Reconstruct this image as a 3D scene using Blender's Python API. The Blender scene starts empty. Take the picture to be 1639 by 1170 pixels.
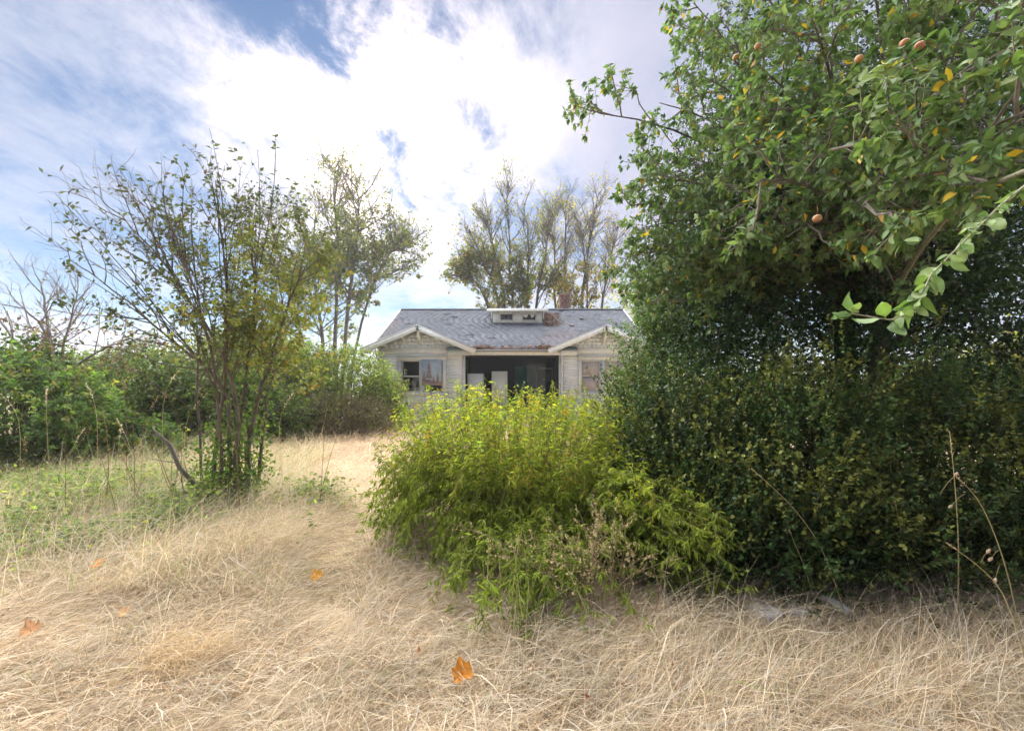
import bpy, math
import numpy as np
from mathutils import Matrix, Vector

# ------------------------------------------------------------------ camera, sky, sun, exposure
F, EYE, HOR = 700.0, 1.65, 615.0          # focal length and horizon row of a 1639 x 1170 frame
S = bpy.context.scene
C = S.collection
cam_d = bpy.data.cameras.new('camera')
cam_d.sensor_width = 36.0
cam_d.lens = 36.0 * F / 1639.0
cam_d.shift_y = (HOR - 585.0) / 1639.0
cam_d.clip_start = 0.05
cam_d.clip_end = 3000.0
cam = bpy.data.objects.new('camera', cam_d)
cam.location = (0, 0, EYE)
cam.rotation_euler = (math.radians(90), 0, 0)
C.objects.link(cam)
S.camera = cam

SUN_AZ, SUN_EL = math.radians(-16.0), math.radians(31.0)     # azimuth from +Y towards +X
SUN = np.array([math.sin(SUN_AZ) * math.cos(SUN_EL), math.cos(SUN_AZ) * math.cos(SUN_EL), math.sin(SUN_EL)])
world = bpy.data.worlds.new('World')
S.world = world
world.use_nodes = True


CL1, CL2 = (-0.009, -2.534, 0), (4.4336, 1.4897, 0)


def build_world():
    nt = world.node_tree
    nt.nodes.clear()
    N, L = nt.nodes.new, nt.links.new

    def math_n(op, a, b=None, clamp=False):
        n = N('ShaderNodeMath'); n.operation = op; n.use_clamp = clamp
        for i, v in enumerate((a, b)):
            if v is None: continue
            if hasattr(v, 'is_output'): L(v, n.inputs[i])
            else: n.inputs[i].default_value = v
        return n.outputs[0]

    def mix(fac, a, b, mode='MIX'):
        n = N('ShaderNodeMix'); n.data_type = 'RGBA'; n.blend_type = mode
        for i, v in ((0, fac), (6, a), (7, b)):
            if hasattr(v, 'is_output'): L(v, n.inputs[i])
            elif i == 0: n.inputs[0].default_value = v
            else: n.inputs[i].default_value = (*v, 1)
        return n.outputs[2]

    def ramp(v, lo, hi):
        n = N('ShaderNodeMapRange'); n.interpolation_type = 'SMOOTHSTEP'
        L(v, n.inputs[0]); n.inputs[1].default_value = lo; n.inputs[2].default_value = hi
        return n.outputs[0]
    sky = N('ShaderNodeTexSky')
    sky.sky_type = 'NISHITA'
    sky.sun_disc = False
    sky.sun_elevation = SUN_EL
    sky.sun_rotation = SUN_AZ
    sky.air_density = 1.0; sky.dust_density = 0.05; sky.ozone_density = 2.5
    tc = N('ShaderNodeTexCoord')
    sep = N('ShaderNodeSeparateXYZ'); L(tc.outputs['Generated'], sep.inputs[0])
    zc = math_n('ADD', math_n('MAXIMUM', sep.outputs[2], 0.0), 0.16)
    u = math_n('DIVIDE', sep.outputs[0], zc)
    v = math_n('DIVIDE', sep.outputs[1], zc)
    comb = N('ShaderNodeCombineXYZ'); L(u, comb.inputs[0]); L(v, comb.inputs[1])

    def cloud(scale, loc, rot, stretch, detail, rough, dist):
        mp = N('ShaderNodeMapping'); L(comb.outputs[0], mp.inputs[0])
        mp.inputs['Location'].default_value = loc
        mp.inputs['Rotation'].default_value = (0, 0, rot)
        mp.inputs['Scale'].default_value = stretch
        n = N('ShaderNodeTexNoise'); L(mp.outputs[0], n.inputs['Vector'])
        n.inputs['Scale'].default_value = scale; n.inputs['Detail'].default_value = detail
        n.inputs['Roughness'].default_value = rough; n.inputs['Distortion'].default_value = dist
        return n.outputs['Fac']
    c1 = cloud(0.60, CL1, 0.30, (1.0, 0.75, 1), 9, 0.56, 0.35)      # broad banks
    c2 = cloud(3.3, CL2, 0.45, (1.0, 0.62, 1), 10, 0.68, 0.35)      # mottling
    dens = math_n('ADD', math_n('MULTIPLY', c1, 0.66), math_n('MULTIPLY', c2, 0.34))
    mask = ramp(dens, 0.40, 0.60)
    thick = ramp(dens, 0.46, 0.58)
    dot = N('ShaderNodeVectorMath'); dot.operation = 'DOT_PRODUCT'
    L(tc.outputs['Generated'], dot.inputs[0]); dot.inputs[1].default_value = tuple(SUN)
    d0 = math_n('MAXIMUM', dot.outputs['Value'], 0.0)
    glow = math_n('POWER', d0, 26.0)
    core = math_n('POWER', d0, 60.0)
    K = 10.0
    cl = mix(thick, (0.172 * K, 0.174 * K, 0.198 * K), (0.120 * K, 0.123 * K, 0.16 * K))
    gl = mix(glow, (0, 0, 0), (0.21 * K, 0.188 * K, 0.172 * K))
    co = mix(core, (0, 0, 0), (1.5 * K, 1.15 * K, 0.9 * K))
    cl = mix(1.0, mix(1.0, cl, gl, 'ADD'), co, 'ADD')
    blue = mix(1.0, sky.outputs[0], (0.115, 0.165, 0.205), 'MULTIPLY')
    fin = mix(mask, blue, cl)
    bg = N('ShaderNodeBackground'); bg.inputs['Strength'].default_value = 0.1
    L(fin, bg.inputs['Color'])
    out = N('ShaderNodeOutputWorld'); L(bg.outputs[0], out.inputs[0])


build_world()
sun_d = bpy.data.lights.new('sun', 'SUN')
sun_d.energy = 5.0
sun_d.angle = math.radians(135)
sun_d.color = (1.0, 0.965, 0.92)
sun = bpy.data.objects.new('sun', sun_d)
sun.rotation_euler = Vector(-SUN).to_track_quat('-Z', 'Y').to_euler()
sun.location = (0, 0, 30)
C.objects.link(sun)
vs = S.view_settings
vs.view_transform = 'Standard'; vs.look = 'None'; vs.gamma = 1.0; vs.exposure = 2.2
vs.use_curve_mapping = False
S.render.engine = 'CYCLES'
S.cycles.max_bounces = 7; S.cycles.diffuse_bounces = 4; S.cycles.glossy_bounces = 2
S.cycles.transmission_bounces = 5; S.cycles.transparent_max_bounces = 8; S.cycles.volume_bounces = 0
S.cycles.use_denoising = True

# ------------------------------------------------------------------ helpers
rng = np.random.default_rng(11)
U = lambda a, b, n=None: rng.uniform(a, b, n)
A = np.array


def P(x, y, Y):
    """pixel of the photograph at depth Y -> world point"""
    return A([(x - 819.5) * Y / F, Y, EYE - (y - HOR) * Y / F])


def unit(v):
    return v / np.maximum(np.linalg.norm(v, axis=-1, keepdims=True), 1e-9)


def vnoise(p, seed=0):
    p = np.asarray(p, float); i = np.floor(p).astype(np.int64); f = p - i
    f = f * f * (3 - 2 * f); r = 0.0
    for dx in (0, 1):
        for dy in (0, 1):
            for dz in (0, 1):
                h = ((i[..., 0] + dx) * 73856093) ^ ((i[..., 1] + dy) * 19349663) ^ ((i[..., 2] + dz) * 83492791) ^ (seed * 2654435 + 977)
                h = (h ^ (h >> 13)) * 1274126177 & 0x7fffffff
                h = (h ^ (h >> 16)) & 0xffff
                w = (f[..., 0] if dx else 1 - f[..., 0]) * (f[..., 1] if dy else 1 - f[..., 1]) * (f[..., 2] if dz else 1 - f[..., 2])
                r = r + w * h / 65535.0
    return r


def n2(x, y, s, seed=0):
    x = np.asarray(x, float); y = np.asarray(y, float)
    return vnoise(np.stack([x * s, y * s, np.zeros_like(x) + 0.5], -1), seed)


def on_path(x, y):
    """1 on the trodden path that winds towards the left of the house"""
    px = -1.5 - 0.36 * (y - 4) + 0.18 * np.sin(y * 1.3)
    return np.exp(-((x - px) / (0.20 + .035 * y)) ** 2) * np.clip((y - 2.6) / .8, 0, 1) * np.clip((8.5 - y) / 3, 0, 1)


def gz(x, y):
    """height of the ground"""
    x = np.asarray(x, float); y = np.asarray(y, float)
    h = 0.10 * (n2(x, y, 0.55, 1) - 0.5) + 0.05 * (n2(x, y, 1.7, 2) - 0.5)
    h = h + 0.13 * np.exp(-((x + 2.9) / 1.3) ** 2 - ((y - 4.6) / 1.5) ** 2)
    h = h + 0.03 * np.exp(-((x - 2.2) / 1.4) ** 2 - ((y - 3.6) / 0.8) ** 2)
    return h - 0.12 * on_path(x, y)


class Acc:
    """collects triangles with one colour per vertex"""
    def __init__(s): s.V, s.T, s.C, s.n = [], [], [], 0

    def add(s, v, t, c):
        v = np.asarray(v, float).reshape(-1, 3); t = np.asarray(t, np.int64).reshape(-1, 3)
        c = np.broadcast_to(np.asarray(c, float), v.shape)
        s.V.append(v); s.T.append(t + s.n); s.C.append(c); s.n += len(v)
        return s

    def mesh(s, name, org=(0, 0, 0), smooth=False):
        v = np.concatenate(s.V) - A(org); t = np.concatenate(s.T); c = np.concatenate(s.C)
        me = bpy.data.meshes.new(name)
        me.vertices.add(len(v)); me.vertices.foreach_set('co', v.astype(np.float32).ravel())
        me.loops.add(t.size); me.loops.foreach_set('vertex_index', t.astype(np.int32).ravel())
        me.polygons.add(len(t)); me.polygons.foreach_set('loop_start', np.arange(0, t.size, 3, dtype=np.int32))
        if smooth: me.polygons.foreach_set('use_smooth', np.ones(len(t), bool))
        at = me.color_attributes.new('col', 'FLOAT_COLOR', 'POINT')
        at.data.foreach_set('color', np.concatenate([np.clip(c, 0, 4), np.ones((len(c), 1))], 1).astype(np.float32).ravel())
        me.update(); me.validate()
        return me


ORG = {}


def thing(name, label, cat, loc, group=None):
    o = bpy.data.objects.new(name, None); o.empty_display_size = 0.1
    o.location = loc; C.objects.link(o)
    o['label'] = label; o['category'] = cat
    if group: o['group'] = group
    ORG[o] = A(loc, float)
    return o


def put(name, acc, mat, parent=None, kind=None, label=None, cat=None, group=None, smooth=False, org=None):
    og = ORG[parent] if parent is not None else (A(org, float) if org is not None else np.zeros(3))
    me = acc.mesh(name, og, smooth); me.materials.append(mat)
    o = bpy.data.objects.new(name, me); C.objects.link(o)
    if parent is not None: o.parent = parent
    elif org is not None: o.location = org
    ORG[o] = og
    for k, v in (('kind', kind), ('label', label), ('category', cat), ('group', group)):
        if v: o[k] = v
    return o


def box(acc, x0, x1, y0, y1, z0, z1, c=(1, 1, 1)):
    v = A([[x, y, z] for x in (x0, x1) for y in (y0, y1) for z in (z0, z1)])
    q = [(0, 1, 3, 2), (4, 6, 7, 5), (0, 4, 5, 1), (2, 3, 7, 6), (0, 2, 6, 4), (1, 5, 7, 3)]
    return acc.add(v, [t for a, b, c_, d in q for t in ((a, b, c_), (a, c_, d))], c)


def prism(acc, poly, ext, c=(1, 1, 1)):
    """closed prism from a planar convex polygon (k,3) swept by vector ext"""
    p = np.asarray(poly, float); k = len(p); v = np.concatenate([p, p + A(ext)])
    t = [(0, i + 1, i) for i in range(1, k - 1)] + [(k, k + i, k + i + 1) for i in range(1, k - 1)]
    for i in range(k):
        j = (i + 1) % k
        t += [(i, j, k + j), (i, k + j, k + i)]
    return acc.add(v, t, c)


def beam(acc, a, b, w, h, c=(1, 1, 1), up=(0, 0, 1)):
    a = A(a, float); b = A(b, float); d = unit(b - a); s = unit(np.cross(d, A(up, float))); n = np.cross(s, d)
    prism(acc, [a - s * w / 2 - n * h / 2, a + s * w / 2 - n * h / 2, a + s * w / 2 + n * h / 2, a - s * w / 2 + n * h / 2], b - a, c)
    return acc


def tube(acc, pts, rad, sides=7, c=(1, 1, 1), rough=0.0):
    pts = np.asarray(pts, float); k = len(pts); rad = np.broadcast_to(rad, (k,))
    d = unit(np.gradient(pts, axis=0)); ref = A([0.31, 0.93, 0.2])
    s = unit(np.cross(d, ref)); n = np.cross(d, s)
    a = np.linspace(0, 2 * np.pi, sides, endpoint=False)
    rr = rad[:, None] * (1 + rough * rng.normal(0, 1, (k, sides)))
    v = pts[:, None] + rr[..., None] * (np.cos(a)[None, :, None] * s[:, None] + np.sin(a)[None, :, None] * n[:, None])
    v = np.concatenate([v.reshape(-1, 3), pts[:1], pts[-1:]])
    i, j = np.meshgrid(np.arange(k - 1), np.arange(sides), indexing='ij'); j2 = (j + 1) % sides
    a_, b_, c_, d_ = (i * sides + j).ravel(), (i * sides + j2).ravel(), ((i + 1) * sides + j2).ravel(), ((i + 1) * sides + j).ravel()
    t = np.concatenate([np.stack([a_, b_, c_], 1), np.stack([a_, c_, d_], 1)])
    e = np.arange(sides); e2 = (e + 1) % sides; top = (k - 1) * sides
    t = np.concatenate([t, np.stack([np.full(sides, k * sides), e2, e], 1), np.stack([np.full(sides, k * sides + 1), top + e, top + e2], 1)])
    return acc.add(v, t, c)


def sticks(acc, a, b, ra, rb, c, sides=3):
    """N thin tapered sticks"""
    a = np.asarray(a, float); b = np.asarray(b, float); n = len(a)
    d = unit(b - a); s = unit(np.cross(d, A([0.37, 0.21, 0.9]))); m = np.cross(d, s)
    ang = np.linspace(0, 2 * np.pi, sides, endpoint=False)
    ring = np.cos(ang)[None, :, None] * s[:, None] + np.sin(ang)[None, :, None] * m[:, None]
    ra = np.broadcast_to(ra, (n,)); rb = np.broadcast_to(rb, (n,))
    v = np.concatenate([a[:, None] + ring * ra[:, None, None], b[:, None] + ring * rb[:, None, None]], 1)
    e = np.arange(sides); e2 = (e + 1) % sides
    t = np.concatenate([np.stack([e, e2, sides + e2], 1), np.stack([e, sides + e2, sides + e], 1)])
    t = (t[None] + (np.arange(n) * 2 * sides)[:, None, None]).reshape(-1, 3)
    c = np.broadcast_to(np.asarray(c, float), (n, 3))
    return acc.add(v.reshape(-1, 3), t, np.repeat(c, 2 * sides, 0))


def paths_to(acc, paths, r0, r1, c, sides=3):
    """draw N polylines (N,K,3) as tapered sticks"""
    N_, K_, _ = paths.shape
    r0 = np.broadcast_to(r0, (N_,)); r1 = np.broadcast_to(r1, (N_,))
    for k in range(K_ - 1):
        f0, f1 = k / (K_ - 1), (k + 1) / (K_ - 1)
        sticks(acc, paths[:, k], paths[:, k + 1], r0 + (r1 - r0) * f0, r0 + (r1 - r0) * f1, c, sides)


def ribbons(acc, paths, w, c, step=1):
    """thin flat twigs, two segments each"""
    q = paths[::step][:, [0, paths.shape[1] // 2, -1]]; n = len(q); d = unit(q[:, 2] - q[:, 0]); s = unit(np.cross(d, rand_dir(n))) * w
    v = np.stack([q[:, 0] - s, q[:, 0] + s, q[:, 1] - s * .7, q[:, 1] + s * .7, q[:, 2]], 1)
    t = (A([[0, 1, 3], [0, 3, 2], [2, 3, 4]])[None] + (np.arange(n) * 5)[:, None, None]).reshape(-1, 3)
    acc.add(v.reshape(-1, 3), t, c)


def bez(p0, p1, p2, k):
    t = np.linspace(0, 1, k)[:, None]
    return (1 - t) ** 2 * A(p0) + 2 * t * (1 - t) * A(p1) + t * t * A(p2)


def on_paths(paths, idx, t):
    K_ = paths.shape[1]; f = np.clip(t, 0, 0.9999) * (K_ - 1); i = f.astype(int); w = (f - i)[:, None]
    a = paths[idx, i]; b = paths[idx, i + 1]
    return a * (1 - w) + b * w, unit(b - a)


def rand_dir(n):
    return unit(rng.normal(0, 1, (n, 3)))


def spawn(paths, n, t0, t1, ang, length, K_=4, up=0.0, jit=0.06, bias=None):
    """n side shoots on every path; length = metres (lo,hi), shortened towards the tip"""
    N_ = len(paths); idx = np.repeat(np.arange(N_), n); t = U(t0, t1, len(idx))
    p, d = on_paths(paths, idx, t)
    r = rand_dir(len(idx))
    if bias is not None: r = unit(r + A(bias))
    r = unit(r - (r * d).sum(1, keepdims=True) * d)
    a = np.radians(U(ang[0], ang[1], len(idx)))[:, None]
    dd = d * np.cos(a) + r * np.sin(a)
    Ln = U(length[0], length[1], len(idx)) * (1.15 - 0.6 * (t - t0) / max(t1 - t0, 1e-6))
    s = np.linspace(0, 1, K_)[None, :, None]
    out = p[:, None] + dd[:, None] * s * Ln[:, None, None] + A([0, 0, 1.0]) * up * (s ** 2) * Ln[:, None, None]
    nz = rng.normal(0, 1, (len(idx), K_, 3)) * jit * Ln[:, None, None]; nz[:, 0] = 0
    return out + nz * s, t


# leaves: local x runs along the leaf, z is its normal
def leaf_shape(w=0.28, fold=0.10, curl=0.10, kind=4):
    if kind == 2:
        return A([[0, 0, 0], [0.45, -w, fold], [1, 0, -curl], [0.45, w, fold]]), A([[0, 1, 2], [0, 2, 3]])
    if kind == 4:
        return (A([[0, 0, 0], [0.5, 0, 0.03], [0.42, -w, fold], [0.42, w, fold], [1, 0, -curl]]),
                A([[0, 2, 1], [0, 1, 3], [2, 4, 1], [1, 4, 3]]))
    xs = [0.0, 0.10, 0.30, 0.55, 0.80, 1.0]; ws = [0.02, 0.05, 0.9, 1.0, 0.62, 0.0]
    v = []
    for x, q in zip(xs, ws):
        z = -curl * x * x
        v += [[x, -w * q, z + fold * q], [x, 0, z], [x, w * q, z + fold * q]]
    t = []
    for i in range(5):
        for j in range(2):
            a = i * 3 + j
            t += [(a, a + 3, a + 4), (a, a + 4, a + 1)]
    return A(v), A(t)


def leaf_axes(d, n):
    d = unit(d); n = unit(n - (n * d).sum(-1, keepdims=True) * d)
    return d, np.cross(n, d), n


def leaves(acc, pos, d, n, size, col, shape):
    v, t = shape; N_ = len(pos)
    X, Yv, Z = leaf_axes(d, n)
    size = np.broadcast_to(size, (N_,))[:, None, None]
    w = pos[:, None] + size * (v[None, :, 0:1] * X[:, None] + v[None, :, 1:2] * Yv[:, None] + v[None, :, 2:3] * Z[:, None])
    tt = (t[None] + (np.arange(N_) * len(v))[:, None, None]).reshape(-1, 3)
    acc.add(w.reshape(-1, 3), tt, np.repeat(np.broadcast_to(col, (N_, 3)), len(v), 0))


def tint(n, cols, w=None, var=0.22):
    cols = A(cols, float); k = rng.choice(len(cols), n, p=None if w is None else A(w) / np.sum(w))
    return cols[k] * (1 + rng.normal(0, var, (n, 1))).clip(0.45, 1.7)


def leaf_on(paths, idx, t, spread, droop, rise=0.0):
    """positions, directions and normals of leaves along shoots"""
    p, d = on_paths(paths, idx, t)
    r = rand_dir(len(idx)); r = unit(r - (r * d).sum(1, keepdims=True) * d)
    dd = unit(d * (1 - spread) + r * spread + A([0, 0, rise - droop]))
    nn = unit(A([0, 0, 1.0]) + rng.normal(0, 0.55, (len(idx), 3)))
    return p, dd, nn


# ------------------------------------------------------------------ materials
def mat_nodes(name):
    m = bpy.data.materials.new(name); m.use_nodes = True
    nt = m.node_tree; nt.nodes.clear()
    return m, nt, nt.nodes.new, nt.links.new


def leaf_mat(name, trans=0.4, rough=0.45, spec=0.35, tcol=(1.25, 1.35, 0.6)):
    m, nt, N, L = mat_nodes(name)
    at = N('ShaderNodeAttribute'); at.attribute_name = 'col'
    tc = N('ShaderNodeTexCoord'); nz = N('ShaderNodeTexNoise'); nz.inputs['Scale'].default_value = 45; nz.inputs['Detail'].default_value = 3
    L(tc.outputs['Object'], nz.inputs['Vector'])
    mr = N('ShaderNodeMapRange'); L(nz.outputs['Fac'], mr.inputs[0]); mr.inputs[3].default_value = 0.75; mr.inputs[4].default_value = 1.25
    mm = N('ShaderNodeVectorMath'); mm.operation = 'SCALE'; L(at.outputs['Color'], mm.inputs[0]); L(mr.outputs[0], mm.inputs['Scale'])
    b = N('ShaderNodeBsdfPrincipled'); L(mm.outputs[0], b.inputs['Base Color'])
    b.inputs['Roughness'].default_value = rough; b.inputs['Specular IOR Level'].default_value = spec
    tr = N('ShaderNodeBsdfTranslucent')
    t2 = N('ShaderNodeVectorMath'); t2.operation = 'MULTIPLY'; L(mm.outputs[0], t2.inputs[0]); t2.inputs[1].default_value = tcol
    L(t2.outputs[0], tr.inputs['Color'])
    mx = N('ShaderNodeMixShader'); mx.inputs[0].default_value = trans
    L(b.outputs[0], mx.inputs[1]); L(tr.outputs[0], mx.inputs[2])
    o = N('ShaderNodeOutputMaterial'); L(mx.outputs[0], o.inputs[0])
    return m


def solid_mat(name, scale=8.0, var=0.3, rough=0.8, bump=0.3, spec=0.3, stain=None, stain_scale=1.5, stain_lo=0.55, stain_hi=0.68, stretch=(1, 1, 1)):
    """attribute colour with mottling, fine relief and, if asked, stains"""
    m, nt, N, L = mat_nodes(name)
    at = N('ShaderNodeAttribute'); at.attribute_name = 'col'
    tc = N('ShaderNodeTexCoord'); mp = N('ShaderNodeMapping'); L(tc.outputs['Object'], mp.inputs[0]); mp.inputs['Scale'].default_value = stretch
    nz = N('ShaderNodeTexNoise'); nz.inputs['Scale'].default_value = scale; nz.inputs['Detail'].default_value = 8; nz.inputs['Roughness'].default_value = 0.65
    L(mp.outputs[0], nz.inputs['Vector'])
    mr = N('ShaderNodeMapRange'); L(nz.outputs['Fac'], mr.inputs[0]); mr.inputs[1].default_value = 0.25; mr.inputs[2].default_value = 0.75
    mr.inputs[3].default_value = 1 - var; mr.inputs[4].default_value = 1 + var
    mm = N('ShaderNodeVectorMath'); mm.operation = 'SCALE'; L(at.outputs['Color'], mm.inputs[0]); L(mr.outputs[0], mm.inputs['Scale'])
    col = mm.outputs[0]
    if stain:
        n3 = N('ShaderNodeTexNoise'); n3.inputs['Scale'].default_value = stain_scale; n3.inputs['Detail'].default_value = 9; n3.inputs['Roughness'].default_value = 0.7
        L(mp.outputs[0], n3.inputs['Vector'])
        r3 = N('ShaderNodeMapRange'); L(n3.outputs['Fac'], r3.inputs[0]); r3.inputs[1].default_value = stain_lo; r3.inputs[2].default_value = stain_hi
        mx = N('ShaderNodeMix'); mx.data_type = 'RGBA'; L(r3.outputs[0], mx.inputs[0]); L(col, mx.inputs[6]); mx.inputs[7].default_value = (*stain, 1)
        col = mx.outputs[2]
    b = N('ShaderNodeBsdfPrincipled'); L(col, b.inputs['Base Color'])
    b.inputs['Roughness'].default_value = rough; b.inputs['Specular IOR Level'].default_value = spec
    bp = N('ShaderNodeBump'); bp.inputs['Strength'].default_value = bump; bp.inputs['Distance'].default_value = 0.02
    L(nz.outputs['Fac'], bp.inputs['Height']); L(bp.outputs[0], b.inputs['Normal'])
    o = N('ShaderNodeOutputMaterial'); L(b.outputs[0], o.inputs[0])
    return m


def glass_mat(name, tint_c=(0.9, 0.95, 0.95), rough=0.03, trans=1.0):
    m, nt, N, L = mat_nodes(name)
    b = N('ShaderNodeBsdfPrincipled'); b.inputs['Base Color'].default_value = (*tint_c, 1)
    b.inputs['Roughness'].default_value = rough; b.inputs['Transmission Weight'].default_value = trans; b.inputs['IOR'].default_value = 1.1
    nz = N('ShaderNodeTexNoise'); nz.inputs['Scale'].default_value = 7
    bp = N('ShaderNodeBump'); bp.inputs['Strength'].default_value = 0.15; L(nz.outputs['Fac'], bp.inputs['Height']); L(bp.outputs[0], b.inputs['Normal'])
    o = N('ShaderNodeOutputMaterial'); L(b.outputs[0], o.inputs[0])
    return m


M_LEAF = leaf_mat('leaf_thin', 0.54, 0.6, 0.2)
M_FIRM = leaf_mat('leaf_firm', 0.26, 0.6, 0.2)
M_WAX = leaf_mat('leaf_waxy', 0.18, 0.5, 0.25)
M_APPLE = leaf_mat('leaf_downy', 0.34, 0.5, 0.3)
M_STRAW = leaf_mat('dry_straw', 0.40, 0.7, 0.15, (1.05, 1.0, 0.92))
M_BARK = solid_mat('bark', 22, 0.45, 0.9, 0.6, 0.15, stretch=(1, 1, 0.35))
M_PAINT = solid_mat('weathered_paint', 5, 0.10, 0.65, 0.15, 0.25, stain=(0.40, 0.42, 0.45), stain_scale=2.2, stain_lo=0.65, stain_hi=0.78, stretch=(0.35, 1, 2.2))
M_TRIM = solid_mat('trim_paint', 6, 0.12, 0.6, 0.15, 0.25, stain=(0.36, 0.36, 0.36), stain_scale=5, stain_lo=0.65, stain_hi=0.74)
M_ROOF = solid_mat('asphalt_shingle', 60, 0.25, 0.92, 0.3, 0.15)
M_ROUGH = solid_mat('rough_stone', 14, 0.3, 0.9, 0.5, 0.2)
M_SMOOTH = solid_mat('enamel', 3, 0.05, 0.35, 0.03, 0.4, stain=(0.5, 0.46, 0.38), stain_scale=4, stain_lo=0.62, stain_hi=0.75)
M_METAL = solid_mat('painted_metal', 5, 0.1, 0.45, 0.05, 0.4)
M_GLASS = glass_mat('window_glass')
M_FILM = glass_mat('plastic_film', (0.55, 0.58, 0.58), 0.25, 0.85)
M_FRUIT = solid_mat('apple_skin', 30, 0.25, 0.4, 0.02, 0.4, stain=(0.35, 0.28, 0.06), stain_scale=18, stain_lo=0.5, stain_hi=0.7)


# ------------------------------------------------------------------ ground
def build_ground():
    xs = np.concatenate([-np.geomspace(260, 9, 28), np.linspace(-8.9, 8.9, 110), np.geomspace(9, 260, 28)])
    ys = np.concatenate([-np.geomspace(260, 4, 14), np.linspace(-3.5, 20, 140), np.geomspace(20.4, 260, 28)])
    X, Y = np.meshgrid(xs, ys, indexing='ij')
    Z = gz(X, Y)
    a, b = X.shape
    i, j = np.meshgrid(np.arange(a - 1), np.arange(b - 1), indexing='ij')
    q = (i * b + j).ravel()
    t = np.concatenate([np.stack([q, q + b, q + b + 1], 1), np.stack([q, q + b + 1, q + 1], 1)])
    n = n2(X, Y, 1.3, 5)[..., None]; far = np.clip((np.hypot(X, Y) - 30) / 60, 0, 1)[..., None]
    col = A([0.24, 0.175, 0.11]) * (1 - n) + A([0.46, 0.37, 0.25]) * n
    col = col * (1 - far) + A([0.10, 0.13, 0.05]) * far
    m = solid_mat('thatch_soil', 35, 0.45, 0.95, 0.8, 0.1)
    put('ground', Acc().add(np.stack([X, Y, Z], -1).reshape(-1, 3), t, col.reshape(-1, 3)), m, kind='structure',
        label='dry straw covered ground of the overgrown yard', cat='ground', smooth=True)


build_ground()

# footprints kept free of straw
def straw_keep(x, y):
    bush = ((x - 0.12) / 1.2) ** 2 + ((y - 4.8) / 1.0) ** 2 < 1
    house = (np.abs(x) < 6.2) & (y > 17.4)
    return ~(bush | house)


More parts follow.
